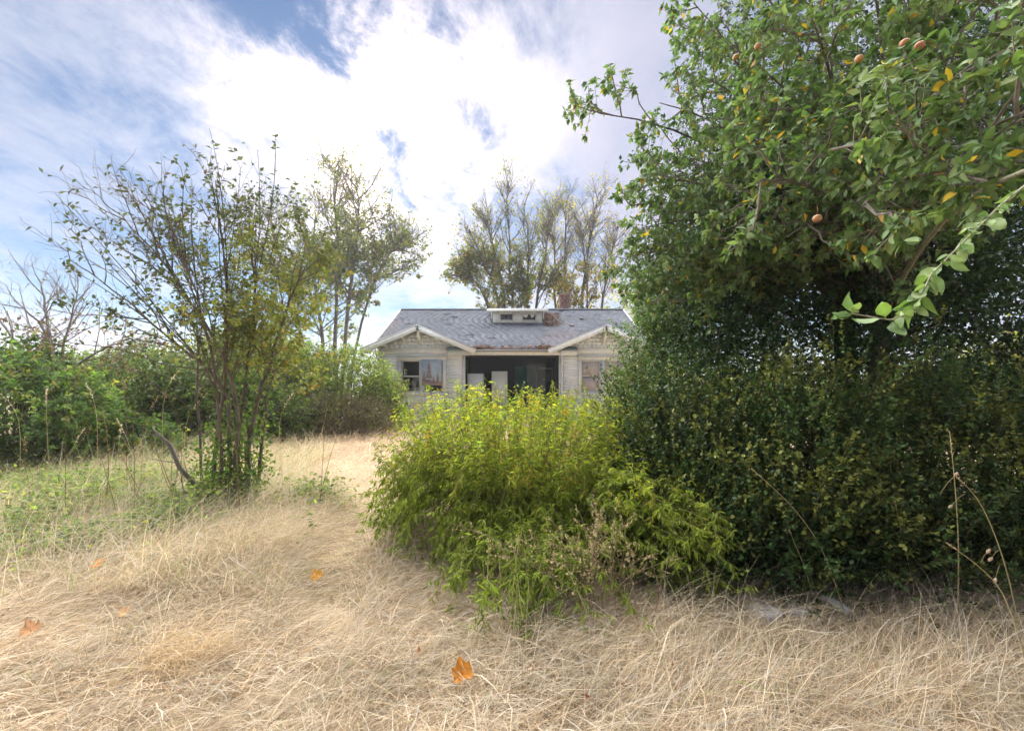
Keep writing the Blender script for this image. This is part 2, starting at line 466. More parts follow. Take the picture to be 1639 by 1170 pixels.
def build_straw():
    acc = Acc()

    def batch(n, y0, y1, length, width, lift, tilt, cols, wts, region, var=0.2, K_=4, flow=0.8, spin=0.75):
        # even per unit of ground within the view fan
        y = np.sqrt(U(y0 * y0, y1 * y1, n)); x = U(-1.28, 1.28, n) * (y + 0.3)
        k = straw_keep(x, y) & region(x, y); x, y = x[k], y[k]; n = len(x)
        ang = (n2(x, y, 0.8, 8) * 2 - 1) * 2.6 * flow + (n2(x, y, 2.6, 9) - 0.5) * 2.0 + rng.normal(0, spin, n) + 0.3
        Ln = U(length[0], length[1], n) * (0.65 + 0.7 * n2(x, y, 1.5, 12)) * (1 - .55 * on_path(x, y)); w = U(width[0], width[1], n)
        h = np.stack([np.cos(ang), np.sin(ang), np.zeros(n)], 1)
        e = np.radians(np.clip(rng.normal(tilt, 16, n) * (1 - .7 * on_path(x, y)), 3, 88))
        s = np.linspace(0, 1, K_)
        p = A(np.stack([x, y, gz(x, y) + U(-0.01, lift, n)], 1))
        pts = []
        bend = U(0.2, 1.1, n)
        for q in s:
            ee = e * (1 - bend * q * 0.9)
            pts.append(p + (h * np.cos(ee)[:, None] * q + A([0, 0, 1.0]) * (np.sin(ee) * q)[:, None]) * Ln[:, None])
        pts = np.stack(pts, 1) + rng.normal(0, 0.012, (n, K_, 3)) * s[None, :, None]
        pts[..., 2] = np.maximum(pts[..., 2], gz(pts[..., 0], pts[..., 1]) + 0.004)
        side = np.stack([-np.sin(ang), np.cos(ang), rng.normal(0, 0.6, n)], 1); side = unit(side)
        taper = (1 - s ** 2 * 0.85)
        wv = side[:, None] * (w[:, None] * taper[None])[..., None] * 0.5
        v = np.stack([pts - wv, pts + wv], 2).reshape(n, K_ * 2, 3)
        t = []
        for i in range(K_ - 1):
            a = 2 * i; t += [(a, a + 1, a + 3), (a, a + 3, a + 2)]
        t = (A(t)[None] + (np.arange(n) * K_ * 2)[:, None, None]).reshape(-1, 3)
        c = tint(n, cols, wts, var) * (0.58 + 0.42 * n2(x, y, 0.7, 14) + .34 * n2(x, y, 2.9, 15))[:, None] * (1 + .16 * on_path(x, y))[:, None]
        acc.add(v.reshape(-1, 3), t, np.repeat(c, K_ * 2, 0))
    ST = [(0.62, 0.52, 0.375), (0.70, 0.61, 0.47), (0.56, 0.44, 0.29), (0.40, 0.28, 0.17), (0.64, 0.59, 0.50)]
    W = [4, 3, 3, 1.2, 2]
    every = lambda x, y: x < 99
    batch(68000, 1.45, 4.2, (0.10, 0.36), (0.0012, 0.0045), 0.05, 16, ST, W, every, K_=3)
    batch(26000, 1.45, 4.6, (0.14, 0.36), (0.0014, 0.0028), 0.02, 42, ST, W, every, K_=3, spin=0.9)
    batch(44000, 4.2, 8.0, (0.22, 0.5), (0.004, 0.007), 0.06, 22, ST, W, every, K_=3)
    PK = [(0.60, 0.47, 0.33), (0.66, 0.53, 0.40), (0.54, 0.40, 0.28)]
    field = lambda x, y: (x > -6.5) & (x < 0.8)
    batch(38000, 6.2, 18, (0.35, 0.65), (0.005, 0.010), 0.05, 58, PK, None, field, 0.14, 3, spin=0.8)
    batch(16000, 8.0, 20, (0.25, 0.5), (0.010, 0.018), 0.05, 35, ST, W, every, K_=3)
    # standing straw on the left bank
    bank = lambda x, y: (x < -1.05 - 0.10 * (y - 3.5) + 0.35 * (n2(x, y, 1.2, 31) - 0.5)) & (y > 2.6) & (y < 7.5)
    BK = ST + [(0.42, 0.42, 0.20), (0.30, 0.36, 0.13)]
    batch(60000, 3.2, 7.5, (0.34, 0.72), (0.002, 0.0044), 0.02, 66, BK, W + [1.6, 1.2], bank, K_=3, spin=1.2)
    far_bank = lambda x, y: (x < -2.9 - .25 * (y - 5)) & (y > 4.8)
    batch(40000, 4.8, 10.5, (0.40, 0.85), (0.004, 0.008), 0.02, 68, ST + [(0.44, 0.44, 0.20), (0.30, 0.36, 0.12), (.22, .30, .09)], W + [3, 3, 2], far_bank, K_=3, spin=1.2)
    # standing straw in front of the evergreen shrubs
    fr = lambda x, y: (x > 0.75) & (y > 2.0) & (y < 3.25)
    FR = ST + [(0.30, 0.30, 0.13)]
    batch(13000, 2.1, 3.9, (0.25, 0.6), (0.0018, 0.0036), 0.02, 55, FR, W + [1.6], fr, spin=0.8)
    edge = lambda x, y: (on_path(x, y) > .06) & (on_path(x, y) < .35)
    batch(60000, 2.9, 7.5, (0.25, 0.5), (0.0018, 0.004), 0.02, 62, ST, W, edge, K_=3, spin=1.4)
    # scattered upright tufts with darker, greyer and greener blades
    tm = lambda x, y: (n2(x, y, 2.1, 61) > .66) & (on_path(x, y) < .3)
    TC = ST + [(.34, .30, .20), (.30, .34, .14), (.46, .44, .38), (.26, .17, .10)]
    batch(85000, 1.6, 7.0, (0.16, 0.40), (0.0014, 0.0042), 0.02, 58, TC, W + [2, 1.5, 2, 1.5], tm, K_=3, spin=1.6)
    batch(11000, 1.5, 5.5, (0.12, 0.34), (0.0045, 0.009), 0.06, 14, TC, W + [2, .8, 2, 1], every, K_=4, spin=1.5)
    # short broken bits lying on top
    batch(16000, 1.5, 4.5, (0.03, 0.10), (0.002, 0.005), 0.09, 8, TC, W + [2, .5, 3, 3], every, K_=3, spin=3)
    # soft tuft
    tf = lambda x, y: (x + 1.95) ** 2 + (y - 2.55) ** 2 * 2 < 0.05
    batch(42000, 2.2, 2.9, (0.18, 0.34), (0.0012, 0.002), 0.02, 52, [(0.64, 0.50, 0.31), (0.58, 0.44, 0.26)], None, tf, spin=1.2)
    put('dry_grass', acc, M_STRAW, kind='stuff', label='matted dry straw coloured grass covering the yard', cat='grass')


build_straw()


# ------------------------------------------------------------------ house
def build_house():
    B = (0.0, 18.2, 0.0)
    H = thing('bungalow_house', 'derelict white clapboard bungalow with two front gables and a dormer', 'house', B)
    WH, CR, GR, DK = (0.82, 0.85, 0.87), (0.81, 0.81, 0.77), (0.52, 0.55, 0.58), (0.05, 0.05, 0.05)
    YF = 18.2
    AX, AZ, SL, HW, YR = 3.80, 4.06, 0.42, 2.32, 17.6     # wing gable apex, slope, half width, front of the rake
    mz = lambda y: 3.06 + 0.5 * (y - 17.7)                # main roof surface
    rz = lambda x: AZ - SL * abs(abs(x) - AX)             # wing roof surface

    def pbox(name, parent, mat, *b, c=WH, **kw):
        return put(name, box(Acc(), *b, c), mat, parent, **kw)
    for sx in (-1, 1):
        X0, X1 = sorted((sx * 1.95, sx * 5.57))
        wx0, wx1 = sorted((sx * 2.88, sx * 4.62))          # window opening
        WZ0, WZ1 = 1.30, 2.66
        a = Acc()
        box(a, X0, wx0, YF, YF + 0.12, 0, 3.28, WH); box(a, wx1, X1, YF, YF + 0.12, 0, 3.28, WH)
        box(a, wx0, wx1, YF + .002, YF + 0.118, 0, WZ0, WH); box(a, wx0, wx1, YF + .002, YF + 0.118, WZ1, 3.279, WH)
        wall = put('wall', a, M_PAINT, H)
        z = 0.10
        while z < 2.9:
            z1 = z + 0.108
            spans = [(X0 + .10, X1 - .10)] if (z1 < WZ0 - .12 or z > WZ1 + .12) else [(X0 + .10, wx0 - 0.13), (wx1 + 0.13, X1 - .10)]
            for s0, s1 in spans:
                ac = Acc(); tl = U(-0.002, 0.002)
                prism(ac, [(s0, YF + .001, z), (s0, YF - .026 + tl, z + .001), (s0, YF - .006, z1 - .004), (s0, YF + .001, z1 - .004)], (s1 - s0, 0, rng.normal(0, .002)),
                      A(WH) * U(0.96, 1.03))
                put('clapboard', ac, M_PAINT, wall)
            z = z1
        for cx in (X0 + .05, X1 - .05):
            pbox('corner_board', H, M_TRIM, cx - .05, cx + .05, YF - .035, YF + .03, 0.05, 2.93, c=CR)
        pbox('belt_board', H, M_TRIM, X0 + .002, X1 - .002, YF - .045, YF + .02, 2.93, 3.11, c=CR)
        pbox('belt_moulding', H, M_TRIM, X0 - .01, X1 + .01, YF - .065, YF + .02, 3.112, 3.15, c=CR)
        # gable
        a = Acc(); prism(a, [(X0, YF + .004, 3.15), (X1, YF + .004, 3.15), (X1, YF + .004, rz(X1) - .10), (sx * AX, YF + .004, AZ - .10), (X0, YF + .004, rz(X0) - .10)], (0, .11, 0), A(WH) * .95)
        gb = put('gable_wall', a, M_PAINT, H)
        z = 3.15
        while z < 3.85:
            hw = (AZ - .11 - (z + .15)) / SL
            g0, g1 = max(X0, sx * AX - hw) , min(X1, sx * AX + hw)
            x = g0
            while x < g1 - .05:
                x2 = min(x + U(.12, .24), g1)
                put('shingle', prism(Acc(), [(x + .004, YF + .003, z), (x + .004, YF - .016, z + U(0, .003)), (x + .004, YF - .006, z + .146), (x + .004, YF + .003, z + .146)], (x2 - x - .006, 0, 0), A(WH) * U(.95, 1.02)), M_PAINT, gb)
                x = x2
            z += 0.15
        # wing roof: two slabs running back into the main roof
        rf = None
        for s2 in (-1, 1):
            xo = sx * AX + s2 * HW; zo = rz(xo)
            yv = lambda zz: 17.7 + (zz - 3.06) / .5 + .25
            a = Acc(); cR = A([.185, .20, .235])
            prism(a, [(sx * AX, YR, AZ), (xo, YR, zo), (xo, yv(zo) + .35, zo), (sx * AX, yv(AZ) + .1, AZ)], (0, 0, -.09), cR)
            r = put('wing_roof', a, M_ROOF, H)
            rf = r
            a = Acc()                                         # shingle tabs
            nv = np.cross(A([0, 1, 0]), unit(A([xo - sx * AX, 0, zo - AZ]))); nv = nv * np.sign(nv[2]); dv = unit(A([xo - sx * AX, 0, zo - AZ])); Ls = math.hypot(HW, SL * HW)
            q = 0.0
            while q < Ls - .02:
                y = YR - .03 - U(0, .25)
                ymax = yv(AZ - (q / Ls) * (AZ - zo)) - .12
                while y < ymax:
                    y2 = min(y + .30, ymax); ys = max(y, YR - .03)
                    if y2 > ys + .02:
                        p0 = A([sx * AX, 0, AZ]) + dv * q; p1 = A([sx * AX, 0, AZ]) + dv * min(q + .14, Ls + .02)
                        k = A([.185, .20, .235]) * U(.72, 1.2)
                        prism(a, [p0 + A([0, ys, 0]) + nv * .004, p1 + A([0, ys, 0]) + nv * .018, p1 + A([0, y2 - .008, 0]) + nv * .018, p0 + A([0, y2 - .008, 0]) + nv * .004], -nv * .003, k)
                    y = y2
                q += .125
            put('shingle_courses', a, M_ROOF, r, kind='stuff')
            a = Acc(); beam(a, (sx * AX - s2 * .02, YR - .02, AZ - .13), (xo, YR - .02, zo - .13), .035, .20, A(WH) * 1.02)
            put('bargeboard', a, M_TRIM, H)
            a = Acc(); beam(a, (sx * AX, YR - .05, AZ - .035), (xo + s2 * .02, YR - .05, zo - .035), .05, .055, GR)
            put('rake_trim', a, M_TRIM, H)
            for tq in (.30, .62, .93):                        # sheathing ends under the overhang
                xx = sx * AX + s2 * HW * tq
                put('outlooker', box(Acc(), xx - .05, xx + .05, YR + .03, YF, rz(xx) - .25, rz(xx) - .15, CR), M_TRIM, H)
        a = Acc(); k = sx * AX
        beam(a, (k, YF - .02, AZ - .72), (k, YR + .05, AZ - .34), .10, .10, CR); beam(a, (k, YF, AZ - .25), (k, YR + .03, AZ - .25), .10, .12, CR)
        box(a, k - .055, k + .055, YF - .07, YF, AZ - .78, AZ - .30, CR)
        put('knee_brace', a, M_TRIM, H)
        k = sx * 5.53
        a = Acc(); beam(a, (k, YF - .03, 2.55), (k, YR + .10, 3.02), .08, .08, CR); box(a, k - .05, k + .05, YF - .09, YF - .036, 2.45, 3.05, CR)
        put('knee_brace', a, M_TRIM, H)
        # paired window
        w = pbox('window', H, M_TRIM, wx0 - .13, wx1 + .13, YF - .055, YF - .01, WZ1 - .002, WZ1 + .13, c=CR)
        put('window_cap', box(Acc(), wx0 - .20, wx1 + .20, YF - .11, YF, WZ1 + .131, WZ1 + .17, A(CR) * .8), M_TRIM, w)
        put('casing', box(Acc(), wx0 - .13, wx0 + .0, YF - .05, YF + .1, WZ0, WZ1 - .004, A(CR) * (.75 if sx < 0 else 1)), M_TRIM, w)
        put('casing', box(Acc(), wx1, wx1 + .13, YF - .05, YF + .1, WZ0, WZ1 - .004, CR), M_TRIM, w)
        put('sill', box(Acc(), wx0 - .18, wx1 + .18, YF - .12, YF + .1, WZ0 - .07, WZ0 - .002, CR), M_TRIM, w)
        mxx = (wx0 + wx1) / 2
        put('mullion', box(Acc(), mxx - .07, mxx + .07, YF - .045, YF + .09, WZ0, WZ1 - .004, A(GR) * 1.2), M_TRIM, w)
        for b0, b1 in ((wx0, mxx - .07), (mxx + .07, wx1)):
            a = Acc(); zm = (WZ0 + WZ1) / 2
            for z0, z1 in ((WZ0, WZ0 + .07), (zm - .025, zm + .025), (WZ1 - .06, WZ1 - .005)): box(a, b0 + .001, b1 - .001, YF + .03, YF + .07, z0, z1, A(CR) * .9)
            box(a, b0 + .001, b0 + .05, YF + .032, YF + .068, WZ0 + .07, WZ1 - .06, A(CR) * .9); box(a, b1 - .05, b1 - .001, YF + .032, YF + .068, WZ0 + .07, WZ1 - .06, A(CR) * .9)
            s = put('sash', a, M_TRIM, w)
            if not (sx < 0 and b0 > wx0 + .1):
                put('pane', box(Acc(), b0 + .05, b1 - .05, YF + .048, YF + .052, WZ0 + .07, zm - .025), M_GLASS, w)
        if sx < 0:          # painted board over the right-hand sash
            b0, b1, z0, z1 = mxx + .01, mxx + .83, 1.60, 2.68
            bd = put('painted_board', box(Acc(), b0, b1, YF - .085, YF - .06, z0, z1, (.42, .52, .60)), solid_mat('mural_blue', 4, .15, .8, .1, .2, stain=(.60, .66, .70), stain_scale=3, stain_lo=.45, stain_hi=.65, stretch=(1, 1, 2)), H,
                     label='weathered board painted with reddish brown conifers on pale blue')
            a = Acc(); br = (.34, .24, .22); y = YF - .0875
            def conifer(cx, zb, zt, wd, n):
                box(a, cx - .018, cx + .018, y - .002, y + .002, zb, zt - .02, br)
                for i in range(n):
                    zz = zb + (zt - zb) * (.22 + .78 * i / n); ww = wd * (1.05 - i / n) * U(.7, 1.15); dx = U(-.03, .03)
                    for sg in (-1, 1):
                        prism(a, [(cx, y, zz), (cx + sg * ww, y, zz - .035 + dx), (cx + sg * ww * .45, y, zz + .03), (cx, y, zz + .055)], (0, -.0015 - .0002 * i, 0), A(br) * U(.8, 1.15))
            conifer(b0 + .30, z0 + .12, z1 - .03, .17, 12)
            conifer(b0 + .10, z0 + .12, z0 + .55, .10, 8); conifer(b0 + .66, z0 + .10, z0 + .52, .09, 8); conifer(b0 + .50, z0 + .08, z0 + .36, .08, 6)
            prism(a, [(b0 + .005, y, z0 + .004), (b1 - .005, y, z0 + .004), (b1 - .005, y, z0 + .16), (b0 + .42, y, z0 + .20), (b0 + .005, y, z0 + .28)], (0, -.002, 0), A(br) * 1.15)
            put('painted_conifers', a, M_TRIM, bd)
        else:               # boarded right window
            for b0, b1 in ((wx0, mxx - .07), (mxx + .07, wx1)):
                put('window_board', box(Acc(), b0 + .05, b1 - .05, YF + .02, YF + .029, (WZ0 + WZ1) / 2 + .025, WZ1 - .06, (.50, .44, .42)), M_TRIM, w)
                put('window_board', box(Acc(), b0 + .05, b1 - .05, YF + .02, YF + .029, WZ0 + .07, (WZ0 + WZ1) / 2 - .06, (.52, .45, .43)), M_TRIM, w)
    # shell
    YB = 27.5
    a = Acc()
    for sx in (-1, 1):
        x0, x1 = sorted((sx * 5.57, sx * 5.45))
        box(a, x0, x1, YF + .121, YB, 0, 3.1, WH)
        prism(a, [(x0, YF + .3, 3.101), (x0, YB, 3.101), (x0, 22.6, 5.40)], (x1 - x0, 0, 0), WH)
    box(a, -5.44, 5.44, YB - .12, YB - .001, 0, 3.1, WH)
    put('outer_wall', a, M_PAINT, H)
    for sx in (-1, 1):
        ac = Acc(); z = .1; X = sx * 5.571
        while z < 3.0:
            x0, x1 = sorted((X, X + sx * .024)); box(ac, x0, x1, YF + .13, YB - .05, z, z + .10, A(WH) * U(.92, 1.04)); z += .108
        put('side_clapboards', ac, M_PAINT, H, kind='stuff')
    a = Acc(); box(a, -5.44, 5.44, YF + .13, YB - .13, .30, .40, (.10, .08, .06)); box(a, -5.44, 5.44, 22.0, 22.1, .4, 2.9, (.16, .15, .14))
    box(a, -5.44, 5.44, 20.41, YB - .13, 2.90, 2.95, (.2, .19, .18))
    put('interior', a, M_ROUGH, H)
    a = Acc(); box(a, -4.15, -3.6, 20.2, 20.7, .4, 2.25, (.75, .73, .7)); put('interior_shelf', a, M_SMOOTH, H)
    # porch
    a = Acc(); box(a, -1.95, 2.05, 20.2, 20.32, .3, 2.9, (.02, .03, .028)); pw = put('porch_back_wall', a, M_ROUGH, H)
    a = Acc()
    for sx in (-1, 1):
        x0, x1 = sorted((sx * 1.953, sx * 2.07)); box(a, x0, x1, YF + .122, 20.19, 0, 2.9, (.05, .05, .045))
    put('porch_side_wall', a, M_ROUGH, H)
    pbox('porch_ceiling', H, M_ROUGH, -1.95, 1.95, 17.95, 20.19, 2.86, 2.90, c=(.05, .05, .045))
    a = Acc()
    nbd = 28
    pf = put('porch_floor', box(Acc(), -1.94, 1.94, 17.9, 20.19, .02, .40, (.30, .29, .27)), M_ROUGH, H)
    for i in range(nbd):
        x0 = -1.94 + i * 3.88 / nbd
        put('plank', box(Acc(), x0 + .004, x0 + 3.88 / nbd - .004, 17.84, 20.18, .401, .43, A([.30, .29, .27]) * U(.7, 1.1)), M_ROUGH, pf)
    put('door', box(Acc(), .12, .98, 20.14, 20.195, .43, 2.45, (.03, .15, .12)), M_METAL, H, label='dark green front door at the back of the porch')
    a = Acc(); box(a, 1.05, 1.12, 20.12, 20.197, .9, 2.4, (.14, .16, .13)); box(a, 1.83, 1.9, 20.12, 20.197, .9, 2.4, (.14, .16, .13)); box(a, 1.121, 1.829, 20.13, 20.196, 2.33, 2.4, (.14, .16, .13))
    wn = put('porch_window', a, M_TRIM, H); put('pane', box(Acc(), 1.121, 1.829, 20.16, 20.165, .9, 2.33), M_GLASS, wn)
    # plastic film hung in the porch
    u = np.linspace(0, 1, 22); v = np.linspace(0, 1, 30); Uu, Vv = np.meshgrid(u, v, indexing='ij')
    yy = 18.95 + .05 * np.sin(Uu * 9 + Vv * 3) + .05 * n2(Uu * 5, Vv * 9, 1, 3)
    vv = np.stack([.66 + Uu * .78, yy, .55 + Vv * 2.0 - .10 * (1 - Vv) * np.sin(Uu * 3.1)], -1)
    i, j = np.meshgrid(np.arange(21), np.arange(29), indexing='ij'); q = (i * 30 + j).ravel()
    t = np.concatenate([np.stack([q, q + 30, q + 31], 1), np.stack([q, q + 31, q + 1], 1)])
    put('plastic_sheet', Acc().add(vv.reshape(-1, 3), t, (.5, .5, .5)), M_FILM, H, smooth=True, label='crumpled clear plastic sheet hanging across the porch')
    # porch header, stub roofs and eave
    pbox('porch_beam', H, M_TRIM, -2.62, 2.66, 17.86, 18.02, 2.84, 3.035, c=CR)
    for sx in (-1, 1):
        x0, x1 = sorted((sx * 1.62, sx * 2.68)); a = Acc()
        prism(a, [(x0, 17.76, 3.04), (x0, YF - .05, 3.20), (x0, YF - .05, 3.06), (x0, 17.76, 3.037)], (x1 - x0, 0, 0), (.30, .36, .36))
        put('stub_roof', a, M_ROOF, H)
    pbox('gutter', H, M_METAL, -1.50, 1.50, 17.62, 17.72, 2.985, 3.04, c=(.33, .30, .28))
    # main roof
    XL = 5.72
    a = Acc(); cR = A([.185, .20, .235])
    def low(x):                                            # lower edge: eave between the wings, valley elsewhere
        return 17.7 if abs(x) < 1.48 else max(17.7, 17.7 + (rz(x) - 3.06) / .5 - .04)
    xs_ = [-XL, -AX, -1.481, -1.479, 1.479, 1.481, AX, XL]
    for x0, x1 in zip(xs_[:-1], xs_[1:]):
        if x1 - x0 < .01: continue
        l0, l1 = low(x0 + 1e-4), low(x1 - 1e-4)
        prism(a, [(x0, l0, mz(l0)), (x1, l1, mz(l1)), (x1, 22.6, mz(22.6)), (x0, 22.6, mz(22.6))], (0, 0, -.10), cR)
    prism(a, [(-XL, 22.601, mz(22.6)), (XL, 22.601, mz(22.6)), (XL, 28.0, mz(22.6) - 2.7), (-XL, 28.0, mz(22.6) - 2.7)], (0, 0, -.10), cR)
    mr = put('main_roof', a, M_ROOF, H)
    a = Acc(); nv = unit(A([0, -.5, 1.0])); dv = unit(A([0, -1, -.5])); top = A([0, 22.6, mz(22.6)]); Ls = 4.9 * math.hypot(1, .5)
    q = .05
    while q < Ls:
        x = -XL - U(0, .3)
        while x < XL:
            x0, x1 = max(x, -XL), min(x + .305, XL)
            if x1 - x0 > .03 and 22.6 - (q + .13) * .894 > max(low(x0), low(x1)) - .06:
                zz = n2(A([x]), A([q]), .8, 21)[0]; red = np.clip((n2(A([x]), A([q]), .5, 22)[0] - .62) * 4, 0, .8)
                red = red * .55; c = cR * (.84 + .34 * zz) * U(.88, 1.10) * (1 - red) + A([.25, .205, .21]) * red * U(.9, 1.1)
                if rng.random() < .012: c = c * .6
                p0 = top + dv * q + A([x0, 0, 0]); p1 = top + dv * min(q + .15, Ls + .02) + A([x0, 0, 0])
                lift = U(.013, .019) if rng.random() > .012 else .045
                prism(a, [p0 + nv * .003, p0 + nv * .003 + A([x1 - x0 - .007, 0, 0]), p1 + nv * lift + A([x1 - x0 - .007, 0, 0]), p1 + nv * lift], -nv * .0025, c)
            x += .305
        q += .135
    put('shingle_courses', a, M_ROOF, mr, kind='stuff')
    a = Acc(); beam(a, (-XL, 22.52, mz(22.6) + .0), (XL, 22.52, mz(22.6)), .17, .05, (.34, .38, .42)); put('ridge_cap', a, M_ROOF, H)
    for sx in (-1, 1):
        a = Acc(); beam(a, (sx * (XL + .02), 17.68, mz(17.7) - .07), (sx * (XL + .02), 22.6, mz(22.6) - .07), .036, .2, CR); put('rake_board', a, M_TRIM, mr)
    # roof litter
    a = Acc(); n = 900
    x = rng.normal(1.75, .35, n); y = U(20.2, 22.0, n); k = x > 1.46; x, y = x[k], y[k]
    x = np.concatenate([x, U(-1.4, 1.4, 260), rng.normal(1.35, .18, 260), rng.normal(-1.3, .2, 160)]); y = np.concatenate([y, 17.7 + np.abs(rng.normal(0, .18, 680))])
    n = len(x); leaves(a, np.stack([x, y, mz(y) + .03], 1), unit(np.stack([rng.normal(0, 1, n), rng.normal(0, 1, n), rng.normal(0, .2, n)], 1)), A([0, -.5, 1.0]) + rng.normal(0, .4, (n, 3)), U(.05, .13, n),
           tint(n, [(.20, .11, .06), (.27, .15, .09), (.10, .07, .05)]), leaf_shape(.35, .1, .1, 2))
    put('leaf_litter', a, M_STRAW, H, kind='stuff')
    # dormer
    a = Acc(); YD = 20.67
    for x0, x1, z0, z1 in ((-.90, -.58, 4.5, 5.08), (.06, .48, 4.5, 5.08), (1.14, 1.43, 4.5, 5.08), (-.58, .06, 4.5, 4.645), (.48, 1.14, 4.5, 4.645), (-.58, .06, 4.985, 5.08), (.48, 1.14, 4.985, 5.08)):
        box(a, x0, x1, YD + (.002 if z1 - z0 < .3 else 0), YD + .06, z0, z1, CR)
    for xx in (-.90, 1.38): prism(a, [(xx, YD + .061, mz(YD) - .05), (xx, YD + .061, 5.07), (xx, 22.4, 5.36)], (.05, 0, 0), CR)
    dm = put('dormer', a, M_TRIM, H)
    for j, (x0, x1) in enumerate(((-.58, .06), (.48, 1.14))):
        a = Acc()
        for b in ((x0, x0 + .04, 4.645, 4.985), (x1 - .04, x1, 4.645, 4.985), (x0 + .04, x1 - .04, 4.645, 4.69), (x0 + .04, x1 - .04, 4.945, 4.985)): box(a, b[0], b[1], YD - .02, YD + .03, b[2], b[3], (.62, .62, .6))
        if j == 0:
            for k in (1, 2): xx = x0 + (x1 - x0) * k / 3; box(a, xx - .012, xx + .012, YD, YD + .02, 4.69, 4.945, (.4, .42, .45))
        w = put('window', a, M_TRIM, dm)
        if j == 0: put('pane', box(Acc(), x0 + .04, x1 - .04, YD + .021, YD + .024, 4.69, 4.945), M_GLASS, dm)
        else:
            for sh in ([(x0 + .04, 4.945), (x0 + .30, 4.945), (x0 + .20, 4.80), (x0 + .04, 4.86)], [(x1 - .05, 4.945), (x1 - .28, 4.945), (x1 - .22, 4.78), (x1 - .12, 4.83)]):
                put('broken_pane', prism(Acc(), [(p[0], YD + .02, p[1]) for p in sh], (0, .004, 0), (.8, .82, .85)), M_METAL, dm)
        put('sill', box(Acc(), x0 - .04, x1 + .04, YD - .06, YD, 4.60, 4.642, (.70, .70, .68)), M_TRIM, dm)
    a = Acc(); prism(a, [(-1.17, 20.28, 5.06), (-1.17, 20.28, 5.14), (-1.17, 22.62, 5.57), (-1.17, 22.62, 5.49)], (2.84, 0, 0), (.24, .25, .27)); dr = put('dormer_roof', a, M_ROOF, dm)
    put('dormer_fascia', box(Acc(), -1.17, 1.67, 20.24, 20.279, 5.02, 5.13, CR), M_TRIM, dm)
    for xx in (-.95, 1.48):
        a = Acc(); beam(a, (xx, YD - .02, 4.75), (xx, 20.33, 5.05), .06, .06, CR); put('dormer_brace', a, M_TRIM, dm)
    # chimney of separate bricks
    a = Acc(); cx0, cx1, cy0, cy1 = 2.50, 3.00, 22.75, 23.25; z = 5.0; r = 0
    box(a, cx0 + .02, cx1 - .02, cy0 + .02, cy1 - .02, 5.0, 6.28, (.16, .14, .13))
    while z < 6.30:
        off = .06 if r % 2 else 0; o = .03 if z > 6.12 else 0
        x = cx0 - off
        while x < cx1:
            b0, b1 = max(x, cx0), min(x + .115, cx1)
            if b1 - b0 > .03:
                for yy in (cy0 - o, cy1 - .1 + o): box(a, b0 + .005, b1 - .005, yy, yy + .10, z, z + .062, A([.25, .13, .11]) * U(.6, 1.3))
            x += .125
        for yy in (cy0 + .11, cy0 + .25):
            for xx in (cx0 - o - .002, cx1 - .1 + o + .002): box(a, xx, xx + .1, yy, yy + .125, z, z + .062, A([.25, .13, .11]) * U(.6, 1.3))
        z += .072; r += 1
    ch = put('chimney', a, M_ROUGH, H)
    a = Acc()
    for k in range(9): p = (U(2.52, 2.98), U(22.8, 23.2), 6.33); beam(a, p, (p[0] + U(-.09, .09), p[1], 6.36 + U(0, .03)), .08, .06, (.07, .06, .06))
    put('chimney_rubble', a, M_ROUGH, ch)
    # downspout
    a = Acc(); x = 2.06; tube(a, [(x - .02, 17.80, 2.98), (x - .02, 17.86, 2.84), (x + .005, 18.08, 2.70), (x + .005, 18.12, 2.6), (x + .005, 18.12, .2), (x + .005, 17.95, .08)], .045, 8, (.72, .76, .80)); put('downspout', a, M_METAL, H, smooth=True)
    a = Acc(); tube(a, [(x - .02, 17.80, 3.02), (x - .02, 17.80, 2.92)], .075, 8, (.75, .77, .8)); put('downspout_head', a, M_METAL, H)
    # loose things in the porch and on the roof
    def upright(x0, x1, y0, y1, top, c, lab):
        t = thing('upright_cabinet', lab, 'cabinet', ((x0 + x1) / 2, (y0 + y1) / 2, .43))
        put('carcass', box(Acc(), x0, x1, y0 + .06, y1, .46, top, A(c) * .92), M_SMOOTH, t)
        put('cabinet_door', box(Acc(), x0 + .003, x1 - .003, y0, y0 + .055, .52, top - .004, c), M_SMOOTH, t)
        put('handle', box(Acc(), x1 - .07, x1 - .045, y0 - .03, y0 - .001, 1.35, 1.68, (.5, .5, .5)), M_METAL, t)
        put('plinth', box(Acc(), x0 + .02, x1 - .02, y0 + .08, y1 - .02, .431, .459, (.1, .1, .1)), M_METAL, t)
    upright(-1.88, -1.22, 18.45, 19.05, 2.10, (.74, .76, .76), 'white upright cabinet standing in the porch against the left gable wing')
    upright(-.86, -.20, 18.5, 19.1, 2.20, (.70, .71, .62), 'taller cream upright cabinet in the middle of the porch')
    for px, py, lab in ((931, 511, 'grey brick fragment lying high on the roof below the chimney'), (915, 522, 'pinkish brick fragment lying lower down the roof slope')):
        k = (HOR - py) / F; y = (EYE - 3.06 + 8.85) / (.5 - k); p = P(px, py, y); p[2] = mz(y) + .025
        a = Acc(); beam(a, p + A([-.09, .02, .045]), p + A([.09, -.03, .03]), .11, .07, (.30, .26, .25) if py < 515 else (.42, .28, .24)); beam(a, p + A([-.03, -.06, .02]), p + A([.05, -.10, .0]), .06, .05, (.40, .37, .35))
        put('fallen_brick', a, M_ROUGH, label=lab, cat='brick', group='bricks fallen on the roof', org=p)


build_house()


